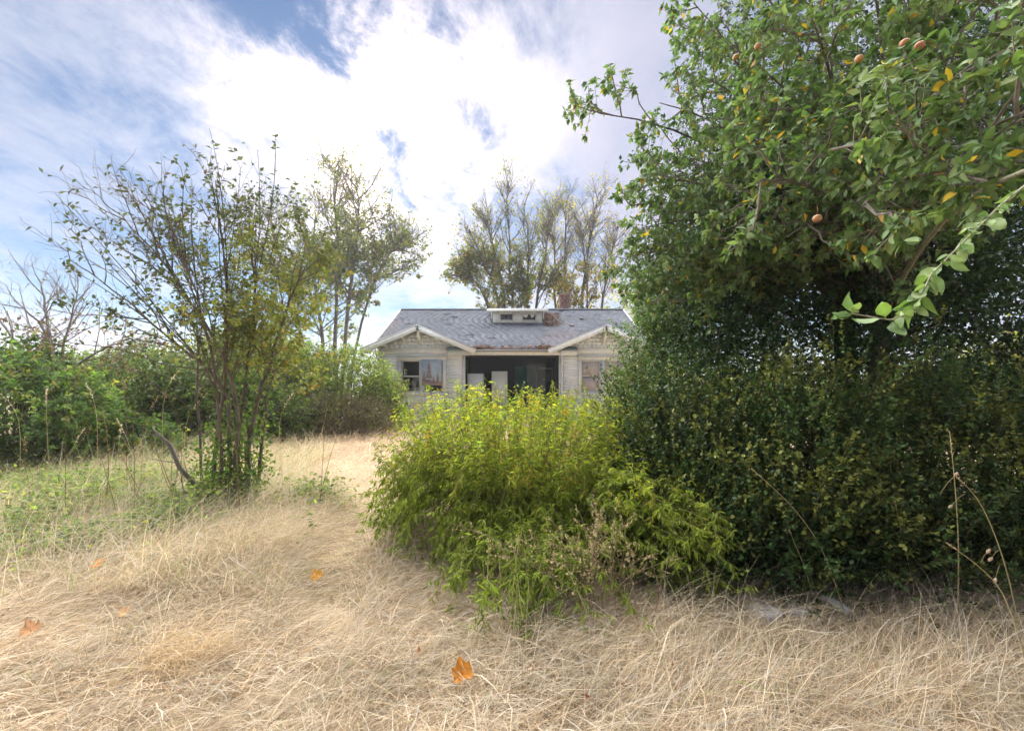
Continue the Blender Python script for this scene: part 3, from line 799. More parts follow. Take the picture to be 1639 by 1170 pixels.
# ------------------------------------------------------------------ shrubs made of leafy shoots round a lumpy volume
def blob_points(blobs, n, shell=0.55, lump=0.35, freq=1.6, seed=1, zmin=0.03):
    """points and outward normals, mostly near the outside of overlapping ellipsoids"""
    blobs = [(A(c, float), A(r, float)) for c, r in blobs]
    w = A([(r[0] * r[1] + r[1] * r[2] + r[0] * r[2]) for _, r in blobs]); w = w / w.sum()
    P_, N_ = [], []
    got = 0
    while got < n:
        k = rng.choice(len(blobs), n, p=w); d = rand_dir(n)
        cc = A([b[0] for b in blobs])[k]; rr = A([b[1] for b in blobs])[k]
        l1 = 1 - lump / 2 + lump * vnoise(d * freq * 1.7 + k[:, None] * 7.3, seed)
        l2 = 1 + lump * .5 * (vnoise(d * freq * 4.5 + k[:, None] * 3.1, seed + 1) - .5)
        rad = (shell + (1 - shell) * rng.random(n) ** 0.6)
        p = cc + d * rr * (rad * l1 * l2)[:, None]
        keep = p[:, 2] > gz(p[:, 0], p[:, 1]) + zmin
        for j, (c, r) in enumerate(blobs):
            inside = (((p - c) / r) ** 2).sum(1) < (shell * .8) ** 2
            keep &= ~(inside & (k != j))
        nn = unit(d / rr)
        P_.append(p[keep]); N_.append(nn[keep]); got += keep.sum()
    return np.concatenate(P_)[:n], np.concatenate(N_)[:n]


def leafy_shrub(name, label, cat, base, blobs, shoots, per, size, cols, wts, mat, shoot=(.12, .3), shape=None, up=.5, droop=.1, spread=.75, shell=.55, lump=.35, freq=1.6, seed=1,
                stems=18, stem_r=.02, bark=(.12, .09, .07), twig=(.14, .10, .07), var=.25, group=None, tips=None, clump=1.5, jit=.08):
    T = thing(name, label, cat, base, group)
    p, nrm = blob_points(blobs, shoots, shell, lump, freq, seed)
    d = unit(nrm * .7 + A([0, 0, up]) + rng.normal(0, .45, p.shape))
    L_ = U(shoot[0], shoot[1], len(p)); s = np.linspace(0, 1, 4)[None, :, None]
    path = p[:, None] + d[:, None] * s * L_[:, None, None] + A([0, 0, -1.0]) * droop * (s ** 2) * L_[:, None, None]
    path = path + rng.normal(0, jit, path.shape) * s * L_[:, None, None]
    a = Acc(); ribbons(a, path, .0035 * size / .05 + .0008, twig, 2 if size > .04 and per > 4 else 1)
    put('twigs', a, M_BARK, T, kind='stuff')
    a = Acc(); idx = np.repeat(np.arange(len(p)), per); t = U(.05, 1, len(idx))
    q, dd, nn = leaf_on(path, idx, t, spread, droop)
    base_c = tint(len(p), cols, wts, .12) * (.40 + 1.2 * vnoise(p * clump, seed + 5))[:, None]
    c = base_c[idx] * (1 + rng.normal(0, var, (len(idx), 1))).clip(.5, 1.6)
    if tips is not None: c = np.where(((t > .62) & (vnoise(p * 1.7, seed + 9) > .48)[idx])[:, None], c * .35 + A(tips) * .65 * U(.6, 1.3, (len(idx), 1)), c)
    leaves(a, q, dd, nn, size * U(.5, 1.35, len(idx)), c, shape or leaf_shape(kind=2))
    put('foliage', a, mat, T, kind='stuff')
    B_ = A(base, float)
    for _ in range(stems):
        e = p[rng.integers(len(p))] ; b = B_ + A([U(-.2, .2), U(-.2, .2), -.03]) * max(1, .5 * np.linalg.norm(blobs[0][1]))
        b[2] = gz(b[0], b[1]) - .03
        m = b * .5 + e * .5 + A([0, 0, .25 * np.linalg.norm(e - b)]); m[:2] = b[:2] * .6 + e[:2] * .4
        a = Acc(); tube(a, bez(b, m, e, 9) + rng.normal(0, .012, (9, 3)), np.linspace(stem_r, stem_r * .3, 9), 5, A(bark) * U(.7, 1.2), .08)
        put('stem', a, M_BARK, T, smooth=True)
    return T


def G(x, y): return (x, y, float(gz(x, y)))


# hedge of bushes left of the house
GN = [(.13, .17, .05), (.17, .20, .06), (.09, .13, .04), (.21, .21, .07)]
GW = [3, 3, 2, 1.5]
LB = leaf_shape(.30, .08, .12, 2)
hedge = 'bushes along the left edge of the yard'
leafy_shrub('leafy_bush', 'pale green rounded bush growing against the left corner of the house', 'bush', G(-5.6, 14.6), [((-5.5, 14.6, 1.25), (1.5, 1.3, 1.55)), ((-7.2, 14.9, 1.3), (1.3, 1.3, 1.7)), ((-4.65, 15.0, .8), (.9, .9, 1.2))],
            5200, 9, .08, [(.17, .22, .06), (.21, .25, .08), (.13, .19, .05), (.22, .20, .08)], [3, 3, 2, .8], M_LEAF, (.25, .6), LB, seed=3, group=hedge, stems=30)
leafy_shrub('twiggy_bush', 'low brown twiggy thicket with few leaves at the foot of the pale bush', 'bush', G(-5.6, 13.0), [((-5.6, 13.1, .55), (1.3, .6, .75)), ((-4.4, 13.5, .5), (.7, .5, .6))],
            2600, 3, .05, [(.17, .135, .09), (.16, .14, .07), (.16, .18, .07)], None, M_LEAF, (.25, .6), LB, seed=4, group=hedge, twig=(.17, .135, .11), stems=24)
leafy_shrub('leafy_bush', 'tall mid green bush standing behind the multi stemmed leaning tree', 'bush', G(-8.6, 14.2), [((-8.6, 14.4, 1.5), (1.5, 1.4, 1.75)), ((-7.6, 13.4, 1.0), (1.1, 1.1, 1.2))],
            4200, 9, .08, GN, GW, M_LEAF, (.25, .6), LB, seed=5, group=hedge, stems=20)
leafy_shrub('bramble_thicket', 'dark green arching bramble thicket with glossy leaves beside the straw', 'bush', G(-9.2, 11.4), [((-8.0, 11.6, 1.0), (1.4, 1.1, 1.3)), ((-9.9, 11.6, 1.0), (1.5, 1.2, 1.25)), ((-6.7, 11.9, .7), (.9, .8, .9))],
            5600, 9, .076, [(.06, .10, .032), (.09, .135, .042), (.12, .16, .05), (.17, .165, .055)], [3, 3, 2, .8], M_LEAF, (.3, .7), leaf_shape(.36, .08, .1, 2), seed=6, up=.3, droop=.35, group=hedge, stems=30)
leafy_shrub('bramble_thicket', 'bright green bramble thicket with broad leaves under the bare branched shrub', 'bush', G(-8.9, 7.9), [((-8.9, 7.9, .85), (1.5, 1.2, 1.2)), ((-10.0, 8.6, 1.2), (1.3, 1.2, 1.3)), ((-7.5, 8.7, .35), (.8, .6, .55))],
            4200, 10, .075, [(.075, .135, .042), (.10, .17, .05), (.14, .19, .06), (.20, .195, .055)], [3, 3, 2, .8], M_LEAF, (.25, .6), leaf_shape(.38, .08, .1, 2), seed=7, up=.3, droop=.3, group=hedge, stems=24)
leafy_shrub('leafy_bush', 'yellowing bush rising behind the dark bramble thicket', 'bush', G(-11.5, 16.5), [((-11.0, 16.5, 1.6), (2.0, 1.6, 1.9)), ((-14.2, 17.0, 1.4), (2.0, 1.5, 1.7)), ((-17.5, 18, 1.3), (2.2, 1.5, 1.6))],
            4600, 8, .11, [(.12, .18, .05), (.24, .22, .05), (.09, .14, .04)], [3, 1.2, 2], M_LEAF, (.3, .7), LB, seed=8, group=hedge, stems=20)


# ------------------------------------------------------------------ trees
def crown_tree(name, label, stems, levels, leaf, bark, group=None, org=None, trunk_sides=8, cat='tree'):
    """stems: list of (points, r0, r1); levels: list of spawn settings; leaf(paths, t) -> Acc of leaves"""
    base = A(stems[0][0][0]) if org is None else A(org)
    T = thing(name, label, cat, tuple(base), group)
    K_ = 12; first = []
    for pts, r0, r1 in stems:
        pts = A(pts, float); k = len(pts)
        u = np.linspace(0, k - 1, K_); i = np.minimum(u.astype(int), k - 2); w = (u - i)[:, None]
        # smooth the polyline
        pp = pts[i] * (1 - w) + pts[i + 1] * w
        for _ in range(2): pp[1:-1] = .25 * pp[:-2] + .5 * pp[1:-1] + .25 * pp[2:]
        pp[1:-1] += rng.normal(0, .006 * np.linalg.norm(pts[-1] - pts[0]), (K_ - 2, 3)) * .5
        a = Acc(); tube(a, pp, np.linspace(r0, r1, K_) * (.62 if r0 > .1 else 1), trunk_sides, A(bark) * U(.8, 1.15), .06); put('stem' if len(stems) > 1 else 'trunk', a, M_BARK, T, smooth=True)
        first.append(pp)
    paths = A(first); a = Acc(); last = paths
    allp = []
    for lv in levels:
        n, t0, t1, ang, ln, up, r0, r1 = lv[:8]
        last, t = spawn(last, n, t0, t1, ang, ln, 5, up, .05, lv[8] if len(lv) > 8 else None)
        ribbons(a, last, r0 * .8, A(bark)) if r0 < .0095 else paths_to(a, last[:, ::2], r0, r1, A(bark) * 1.0, 3 if r0 < .03 else 5)
        allp.append(last)
    put('branches', a, M_BARK, T, kind='stuff')
    lf = leaf(allp)
    if lf is not None: put('foliage', lf, M_LEAF, T, kind='stuff')
    return T


def maple_leaves(density, size, cols, wts, zlim, zfade, clumpseed, ratio_hi=.06):
    def f(levels):
        a = Acc()
        path = levels[-1]; n = len(path); idx = np.repeat(np.arange(n), density); t = U(.2, 1, len(idx))
        q, dd, nn = leaf_on(path, idx, t, .7, .45)
        cl = vnoise(path[:, -1] * .45, clumpseed)
        pr = np.clip((zlim - path[:, -1, 2]) / zfade, 0, 1) * np.clip((cl - .25) * 3.5, .22, 1) + ratio_hi
        keep = rng.random(len(idx)) < pr[idx]
        q, dd, nn, ii = q[keep], dd[keep], nn[keep], idx[keep]
        base = tint(n, cols, wts, .1) * (.65 + .7 * vnoise(path[:, -1] * .7, clumpseed + 3))[:, None]
        c = base[ii] * (1 + rng.normal(0, .2, (len(ii), 1))).clip(.5, 1.5)
        leaves(a, q, dd, nn, size * U(.6, 1.25, len(q)), c, leaf_shape(.42, .08, .12, 2))
        return a
    return f


MB = (.115, .10, .085)
MC = [(.15, .18, .045), (.20, .20, .05), (.27, .22, .05), (.10, .14, .04), (.30, .19, .05)]
trees_g = 'maples behind the house'
D = 30.0
b = P(540, 690, D); b[2] = 0
crown_tree('maple_tree', 'maple with bare upright broken top rising left of the house roof', [
    ([b, P(535, 520, D), P(545, 400, D), P(535, 330, D), P(538, 262, D)], .24, .04), ([b + A([-.9, .3, 0]), P(515, 520, D + .5), P(500, 440, D + 1), P(505, 340, D + 1)], .26, .05),
    ([b + A([.3, -.3, 0]), P(560, 470, D - 1), P(575, 360, D - 1), P(572, 285, D - 1)], .24, .04), ([b + A([-2.0, .3, 0]), P(480, 520, D + .5), P(450, 420, D + 1), P(430, 340, D + 1)], .24, .05),
    ([b + A([.5, .2, 0]), P(585, 480, D), P(620, 410, D), P(645, 385, D)], .18, .04)],
    [(28, .22, 1, (25, 70), (1.7, 4.2), .22, .045, .014), (10, .2, 1, (25, 60), (.6, 1.7), .2, .018, .008), (5, .15, 1, (25, 65), (.3, .8), .15, .009, .004)],
    maple_leaves(13, .16, [(.13, .16, .05), (.17, .18, .05), (.24, .20, .05), (.10, .13, .05)], [3, 3, 1, 2], 14.0, 4.5, 41), MB, trees_g, org=b)
b = P(822, 690, D); b[2] = 0
crown_tree('maple_tree', 'tall maple with fanned bare branches directly behind the dormer', [
    ([b, P(822, 480, D), P(815, 400, D), P(812, 300, D)], .22, .03), ([b + A([-.4, 0, 0]), P(808, 470, D), P(790, 390, D), P(775, 340, D)], .24, .04), ([b + A([-.2, .4, 0]), P(800, 480, D), P(775, 420, D), P(757, 380, D)], .2, .04),
    ([b + A([.5, 0, 0]), P(845, 470, D), P(848, 400, D), P(838, 325, D)], .22, .04), ([b + A([.7, .3, 0]), P(860, 470, D), P(872, 400, D), P(885, 340, D)], .2, .04), ([b + A([-1, .3, 0]), P(785, 490, D), P(760, 450, D), P(742, 440, D)], .16, .04)],
    [(22, .24, 1, (15, 50), (1.1, 2.9), .22, .042, .014), (8, .2, 1, (20, 50), (.6, 1.5), .25, .015, .007), (5, .15, 1, (25, 60), (.3, .7), .2, .008, .004)],
    maple_leaves(11, .16, MC, [3, 3, 2, 2, .6], 11.6, 2.6, 43, .05), MB, trees_g, org=b)
D = 31.5
b = P(925, 690, D); b[2] = 0
crown_tree('maple_tree', 'yellowing maple behind the chimney with several thin bare tops', [
    ([b, P(905, 480, D), P(905, 400, D), P(905, 330, D)], .28, .04), ([b + A([.4, 0, 0]), P(930, 470, D), P(945, 380, D), P(958, 310, D)], .24, .03), ([b + A([.6, .3, 0]), P(940, 470, D), P(935, 400, D), P(930, 350, D)], .16, .03),
    ([b + A([.9, .2, 0]), P(965, 470, D), P(975, 420, D), P(985, 385, D)], .18, .03), ([b + A([-.5, .2, 0]), P(885, 480, D), P(890, 410, D), P(880, 350, D)], .18, .03)],
    [(22, .24, 1, (15, 52), (1.1, 2.9), .22, .04, .014), (8, .2, 1, (20, 50), (.6, 1.4), .25, .015, .007), (5, .15, 1, (25, 60), (.3, .7), .2, .008, .004)],
    maple_leaves(12, .16, [(.22, .21, .05), (.32, .25, .05), (.36, .24, .05), (.14, .16, .045)], [3, 3, 2, 2], 10.6, 2.6, 45, .04), MB, trees_g, org=b)
for i, (px, py, dd_, hh, lab) in enumerate(((660, 560, 36, 2.3, 'low scrubby tree showing between the roof corner and the maple'), (1010, 470, 34, 5.5, 'yellow green tree standing beyond the right end of the roof'),
                                         (420, 520, 34, 5.0, 'hazy green tree behind the leaning multi stemmed tree'), (1660, 560, 13, 3.0, 'sunlit yellow tree glimpsed beyond the dark evergreen'))):
    b = P(px, 690, dd_); b[2] = 0; zt = P(px, py, dd_)[2]
    leafy_shrub('background_tree', lab, 'tree', tuple(b), [(b + A([0, 0, zt * .62]), A([hh * .62, hh * .6, zt * .45])), (b + A([-hh * .5, .5, zt * .42]), A([hh * .5, hh * .5, zt * .36])), (b + A([hh * .55, .3, zt * .36]), A([hh * .5, hh * .5, zt * .33]))],
                1900, 8, .18, [(.20, .20, .05), (.27, .24, .05), (.14, .17, .05)] if i != 2 else GN, None, M_LEAF, (.4, 1.1), LB, seed=60 + i, group='trees beyond the yard', stems=14, stem_r=.09, lump=.6, shell=.35)


# multi-stemmed leaning tree on the left, its largest leaves as parts
def sep_leaf_meshes(name, shape, cols, mat):
    out = []
    for c in cols:
        v = shape[0].copy(); rib = np.abs(v[:, 1:2]) < 1e-6
        v[:, 2] += rng.normal(0, .03, len(v)) * (v[:, 0] > .05); v[:, 1] *= U(.85, 1.15)
        me = Acc().add(v, shape[1], np.where(rib, A(c) * 1.3, A(c) * (.85 + .25 * rng.random((len(v), 1))))).mesh(name); me.materials.append(mat); out.append(me)
    return out


def place_leaves(parent, meshes, pos, d, n, size, pick, name='leaf'):
    X, Yv, Z = leaf_axes(d, n); og = ORG[parent]
    for i in range(len(pos)):
        o = bpy.data.objects.new(name, meshes[pick[i]]); C.objects.link(o); o.parent = parent
        m = np.eye(4); m[:3, 0] = X[i] * size[i]; m[:3, 1] = Yv[i] * size[i]; m[:3, 2] = Z[i] * size[i]; m[:3, 3] = pos[i] - og
        o.matrix_local = Matrix(m.tolist())


def build_left_tree():
    D = 5.6; base = A(G(-3.45, 5.2))
    T = thing('multi_stemmed_tree', 'open multi stemmed leaning tree with sparse leaves coloured dark as silhouettes and green ivy at its foot', 'tree', tuple(base))
    bark = A([.13, .105, .085])
    main = [  # stems traced from the photograph
        ([(338, 815, 5.6), (348, 700, 5.6), (362, 600, 5.6), (365, 500, 5.6), (358, 380, 5.5), (345, 290, 5.4)], .038, .012),
        ([(395, 815, 5.7), (398, 730, 5.7), (405, 650, 5.7), (440, 560, 5.8), (470, 470, 5.9), (490, 380, 6.0)], .055, .012),
        ([(362, 815, 5.5), (366, 720, 5.5), (372, 650, 5.5), (352, 600, 5.4), (290, 560, 5.2), (215, 490, 5.0), (150, 440, 4.9)], .042, .010),
        ([(372, 810, 5.5), (385, 690, 5.5), (372, 600, 5.5), (330, 520, 5.3), (260, 420, 5.1), (190, 340, 5.0)], .040, .010),
        ([(385, 815, 5.6), (382, 700, 5.6), (392, 600, 5.7), (412, 500, 5.8), (400, 400, 5.8), (410, 330, 5.9)], .040, .012),
        ([(350, 815, 5.4), (356, 700, 5.4), (340, 560, 5.2), (300, 440, 5.0), (270, 350, 4.9)], .030, .010),
        ([(405, 815, 5.8), (418, 720, 5.9), (430, 620, 6.0), (455, 520, 6.2), (445, 420, 6.3)], .034, .010),
        ([(330, 815, 5.7), (318, 700, 5.8), (312, 600, 5.9), (330, 480, 6.0), (320, 400, 6.0)], .026, .010)]
    S1 = []
    for pts, r0, r1 in main:
        q = A([P(p[0], p[1], p[2] * .935) for p in pts]); q[0, 2] = gz(q[0, 0], q[0, 1]) - .05
        u = np.linspace(0, len(q) - 1, 14); i = np.minimum(u.astype(int), len(q) - 2); w = (u - i)[:, None]; pp = q[i] * (1 - w) + q[i + 1] * w
        for _ in range(2): pp[1:-1] = .25 * pp[:-2] + .5 * pp[1:-1] + .25 * pp[2:]
        pp[1:-1] += rng.normal(0, .012, (12, 3))
        a = Acc(); tube(a, pp, np.linspace(r0 * .72, r1 * .5, 14), 7, bark * U(.8, 1.2), .08); put('stem', a, M_BARK, T, smooth=True); S1.append(pp)
    S1 = A(S1)
    # long whips to the outline of the crown
    tips = [(88, 310, 2), (105, 345, 2), (100, 396, 2), (100, 425, 2), (170, 270, 3), (195, 275, 3), (225, 280, 3), (265, 278, 5), (292, 228, 0), (335, 205, 0), (330, 250, 0), (412, 240, 4), (440, 215, 4), (130, 480, 2), (180, 500, 2), (300, 260, 5),
            (470, 290, 4), (385, 270, 0), (240, 350, 3), (150, 330, 3), (200, 420, 2), (360, 265, 0), (470, 330, 1), (500, 370, 1), (450, 300, 4), (520, 420, 1), (150, 380, 3), (270, 310, 5), (310, 300, 5), (420, 290, 4)]
    wh = []
    for x, y, k in tips:
        e = P(x, y, S1[k][-1][1] + U(-.35, .35)); t0 = U(.55, .9); s = S1[k][int(t0 * 13)]; m = s * .45 + e * .55 + rng.normal(0, .12, 3) + A([0, 0, .15 * np.linalg.norm(e - s) * U(-.2, 1)])
        wh.append(bez(s, m, e, 7))
    wh = A(wh); a = Acc(); paths_to(a, wh, .0075, .0022, bark * .8, 4)
    br, _ = spawn(S1, 18, .34, 1, (20, 60), (.5, 1.4), 7, .15, .05)
    py_ = lambda e: HOR - (e[:, 2] - EYE) * F / e[:, 1]
    br = br[py_(br[:, -1]) > 268 + U(-25, 25, len(br))]
    paths_to(a, br, .0065, .0022, bark * .85, 4)
    allw = np.concatenate([wh, br])
    tw, _ = spawn(allw, 7, .25, 1, (20, 55), (.18, .5), 5, .15, .05); tw = tw[py_(tw[:, -1]) > 225]; paths_to(a, tw, .0026, .0012, bark * .9, 3)
    put('branches', a, M_BARK, T, kind='stuff')
    allw2 = np.concatenate([allw[:, [0, 2, 3, 5, 6]], tw])
    n = len(allw2); per = 17; idx = np.repeat(np.arange(n), per); t = U(.3, 1, len(idx))
    q, dd, nn = leaf_on(allw2, idx, t, .65, .15)
    sx = 819.5 + q[:, 0] * F / q[:, 1]; sy = HOR - (q[:, 2] - EYE) * F / q[:, 1]
    dens = np.clip((sx - 180) / 260, .16, 1) * np.clip((sy - 230) / 260, .18, 1)
    dens = np.where(idx < len(wh), np.maximum(dens, .8), dens)
    keep = rng.random(len(q)) < dens; q, dd, nn, idx = q[keep], dd[keep], nn[keep], idx[keep]
    warm = np.clip((q[:, 0] + 3.9) / 1.0, 0, 1)[:, None] * np.clip((3.9 - q[:, 2]) / 1.2, 0, 1)[:, None]
    cA = tint(len(q), [(.06, .08, .045), (.075, .10, .05), (.10, .12, .05), (.12, .07, .055)], [4, 4, 3, .7]); cB = tint(len(q), [(.22, .25, .05), (.31, .28, .05), (.16, .21, .05), (.40, .23, .05)], [4, 2, 3, .5])  # upper and left leaves: darkness of backlit silhouettes painted into the colour
    c = cA * (1 - warm) + cB * warm
    size = .068 * U(.6, 1.2, len(q))
    big = np.argsort(-(size / q[:, 1]))[:300]; rest = np.setdiff1d(np.arange(len(q)), big)
    a = Acc(); sh = leaf_shape(.27, .07, .12, 4); leaves(a, q[rest], dd[rest], nn[rest], size[rest], c[rest], sh); put('foliage', a, M_FIRM, T, kind='stuff')
    ms = sep_leaf_meshes('leaf', sh, [(.06, .075, .05), (.08, .10, .05), (.12, .14, .05), (.20, .20, .05)], M_FIRM)  # darkest tones repeat the painted silhouette colour
    lum = c[big].sum(1); pick = np.clip(np.digitize(lum, [.24, .31, .44]), 0, 3); place_leaves(T, ms, q[big], dd[big], nn[big], size[big], pick)
    # cut grey limb
    a = Acc(); tube(a, [P(325, 830, 5.2), P(318, 782, 5.15), P(288, 748, 5.1), P(272, 712, 5.05), P(252, 694, 5.0), P(244, 684, 5.0)], [.032, .029, .026, .024, .018, .005], 8, (.19, .17, .15), .14); tube(a, [P(290, 742, 5.1), P(262, 738, 5.05), P(232, 732, 5.0)], [.009, .006, .002], 5, (.19, .17, .15)); tube(a, [P(268, 712, 5.05), P(272, 690, 5.0), P(262, 668, 5.0)], [.008, .005, .002], 5, (.19, .17, .15)); tube(a, [P(258, 700, 5.0), P(238, 694, 4.95), P(222, 697, 4.9)], [.008, .005, .002], 5, (.19, .17, .15)); put('cut_limb', a, M_BARK, T, label='grey dead limb sawn off short', smooth=True)
    # ivy leaves round the stems
    n = 3800; k = rng.integers(0, 8, n); t = np.abs(rng.normal(0, .20, n)); t = np.where(rng.random(n) < .35, U(0, .45, n), t) * np.where(np.isin(k, [1, 4, 6]), 1.15, .55)
    p, _ = on_paths(S1, k, np.clip(t, 0, 1)); p = p + rng.normal(0, 1, (n, 3)) * A([.09, .09, .05]) * (1.4 - t)[:, None]
    a = Acc(); leaves(a, p, rand_dir(n) + A([0, 0, .2]), rand_dir(n) + A([0, -.6, .6]), U(.03, .06, n), tint(n, [(.06, .12, .03), (.09, .15, .04), (.15, .18, .05)]), leaf_shape(.38, .06, .1, 4)); put('ivy', a, M_LEAF, T, kind='stuff')
    # young suckers
    for i in range(26):
        x, y = -3.5 + rng.normal(0, .45), 5.15 + rng.normal(0, .3); h = U(.5, 1.4); b = A([x, y, gz(x, y)]); e = b + A([rng.normal(0, .18), rng.normal(0, .12), h])
        a = Acc(); tube(a, bez(b, (b + e) / 2 + A([rng.normal(0, .06), 0, .1]), e, 6), np.linspace(.006, .002, 6), 4, (.22, .15, .09)); put('sucker', a, M_BARK, T)


build_left_tree()


def build_bare_shrub():
    D = 9.0; b = P(70, 700, D); b[2] = gz(b[0], b[1])
    st = [([b, P(60, 600, D), P(20, 540, D), P(-30, 470, D)], .05, .012), ([b, P(80, 580, D), P(75, 500, D), P(65, 450, D)], .05, .010), ([b, P(90, 590, D), P(70, 520, D - .3), P(20, 480, D - .4)], .04, .010),
          ([b, P(95, 600, D), P(110, 520, D), P(125, 460, D)], .04, .008), ([b + A([.2, 0, 0]), P(100, 600, D - .4), P(160, 560, D - .5), P(200, 545, D - .5)], .035, .008), ([b + A([-.2, 0, 0]), P(30, 600, D + .4), P(10, 560, D + .4), P(-40, 540, D + .3)], .04, .01)]

    def lf(levels):
        a = Acc(); path = levels[-1]; path = path[path[:, -1, 2] < P(0, 505, D)[2]]; idx = np.repeat(np.arange(len(path)), 3); t = U(.3, 1, len(idx)); q, dd, nn = leaf_on(path, idx, t, .7, .4)
        leaves(a, q, dd, nn, U(.05, .09, len(q)), tint(len(q), [(.12, .07, .07), (.16, .10, .07), (.13, .15, .06)]), leaf_shape(.35, .08, .1, 2)); return a
    crown_tree('bare_shrub', 'grey bare branched shrub with a few withered purple leaves above brambles', st, [(9, .35, 1, (20, 60), (.5, 1.2), .2, .014, .006), (6, .2, 1, (20, 55), (.25, .6), .15, .007, .0035), (3, .2, 1, (20, 55), (.12, .3), .1, .004, .002)], lf, (.22, .19, .18), cat='shrub', org=b)


build_bare_shrub()


# yellow-green shrub in the middle
def build_centre_shrub():
    cx, cy = .02, 4.75; T = thing('weeping_shrub', 'bright yellow green mound of arching canes with narrow leaves before the porch', 'bush', G(cx, cy))
    canes = []; n = 620
    for i in range(n):
        a = U(0, 2 * np.pi); r = math.sqrt(rng.random())
        bx, by = cx + .55 * r * math.cos(a), cy + .45 * r * math.sin(a); b = A([bx, by, gz(bx, by)])
        if i < 430:     # nearly upright spires through the top
            a2 = U(0, 2 * np.pi); r2 = math.sqrt(rng.random()); tx, ty = cx + .05 + 1.55 * r2 * math.cos(a2), cy + .05 + 1.28 * r2 * math.sin(a2)
            e = A([tx, ty, (1.58 - .55 * r2 ** 4 * (1 if math.sin(a2) < 0 else .2)) * U(.82, 1.08)]); m = A([bx * .25 + tx * .75, by * .25 + ty * .75, .45])
        else:           # arching and weeping outwards
            a2 = U(0, 2 * np.pi); r2 = U(.72, 1.05); lo = rng.random()
            tx, ty = cx + 1.62 * r2 * math.cos(a2), cy + 1.32 * r2 * math.sin(a2)
            if math.cos(a2) > .2: tx += .40 * math.cos(a2)
            e = A([tx, ty, max(.05, .08 + .9 * lo * (1.25 - r2 * .55) + gz(tx, ty))]); m = A([bx * .45 + tx * .55, by * .45 + ty * .55, e[2] + U(.45, .95)])
            m[2] = min(m[2], 1.75)
        canes.append(bez(b, m, e, 9) + np.linspace(0, 1, 9)[:, None] * rng.normal(0, .012, (9, 3)))
    for i in range(260):
        a2 = U(0, 2 * np.pi); r2 = U(.80, 1.02); tx, ty = cx + .08 + (1.55 if math.cos(a2) < 0 else 1.9) * r2 * math.cos(a2), cy + 1.30 * r2 * math.sin(a2); h0 = U(.45, 1.05)
        s0 = A([cx + .08 + 1.2 * r2 * .75 * math.cos(a2), cy + 1.0 * r2 * .75 * math.sin(a2), h0]); e = A([tx, ty, gz(tx, ty) + U(.03, .35)]); canes.append(bez(s0, s0 * .4 + e * .6 + A([0, 0, U(.15, .4)]), e, 9))
    for i in range(150):
        tx, ty = U(.75, 1.62), U(2.95, 3.7); e = A([tx, ty, gz(tx, ty) + U(.12, .95) * (1.35 - .4 * tx)]); b = A([U(.3, 1.2), cy - .3 + U(-.3, .3), .1]); canes.append(bez(b, A([b[0] * .35 + tx * .65, b[1] * .35 + ty * .65, e[2] + U(.0, .3)]), e, 9))
    # low sprawl towards the camera
    for i in range(85):
        tx, ty = .12 + rng.normal(0, .30), U(2.6, 3.5); e = A([tx, ty, gz(tx, ty) + U(.04, .30)]); b = A([cx + rng.normal(.1, .3), cy - .5, .15]); m = (b + e) / 2 + A([0, 0, U(.25, .6)]); canes.append(bez(b, m, e, 9))
    canes = A(canes); a = Acc(); paths_to(a, canes[:, ::2], .005, .0018, (.20, .17, .07), 3)
    sd, _ = spawn(canes, 5, .35, .98, (18, 50), (.10, .34), 5, .12, .04); ribbons(a, sd, .002, (.22, .20, .07)); put('canes', a, M_BARK, T, kind='stuff')
    a = Acc()
    for path, per, t0 in ((canes, 42, .28), (sd, 13, .1)):
        idx = np.repeat(np.arange(len(path)), per); t = U(t0, 1, len(idx)); q, dd, nn = leaf_on(path, idx, t, .62, .5)
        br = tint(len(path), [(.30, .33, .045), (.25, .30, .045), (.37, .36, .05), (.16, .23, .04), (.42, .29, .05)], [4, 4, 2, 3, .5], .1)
        k = np.clip((path[:, -1, 2] - .35) / 1.0, 0, 1)[:, None]; br = br * k + A([.20, .255, .045]) * (1 - k) * (.8 + .4 * rng.random((len(path), 1)))  # low canes get darker green, shade painted into the leaf colour
        c = br[idx] * (1 + rng.normal(0, .2, (len(idx), 1))).clip(.5, 1.5) * (.75 + .5 * vnoise(q * 2.6, 77))[:, None]
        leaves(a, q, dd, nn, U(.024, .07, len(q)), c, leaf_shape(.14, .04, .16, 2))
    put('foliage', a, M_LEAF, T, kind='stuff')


build_centre_shrub()

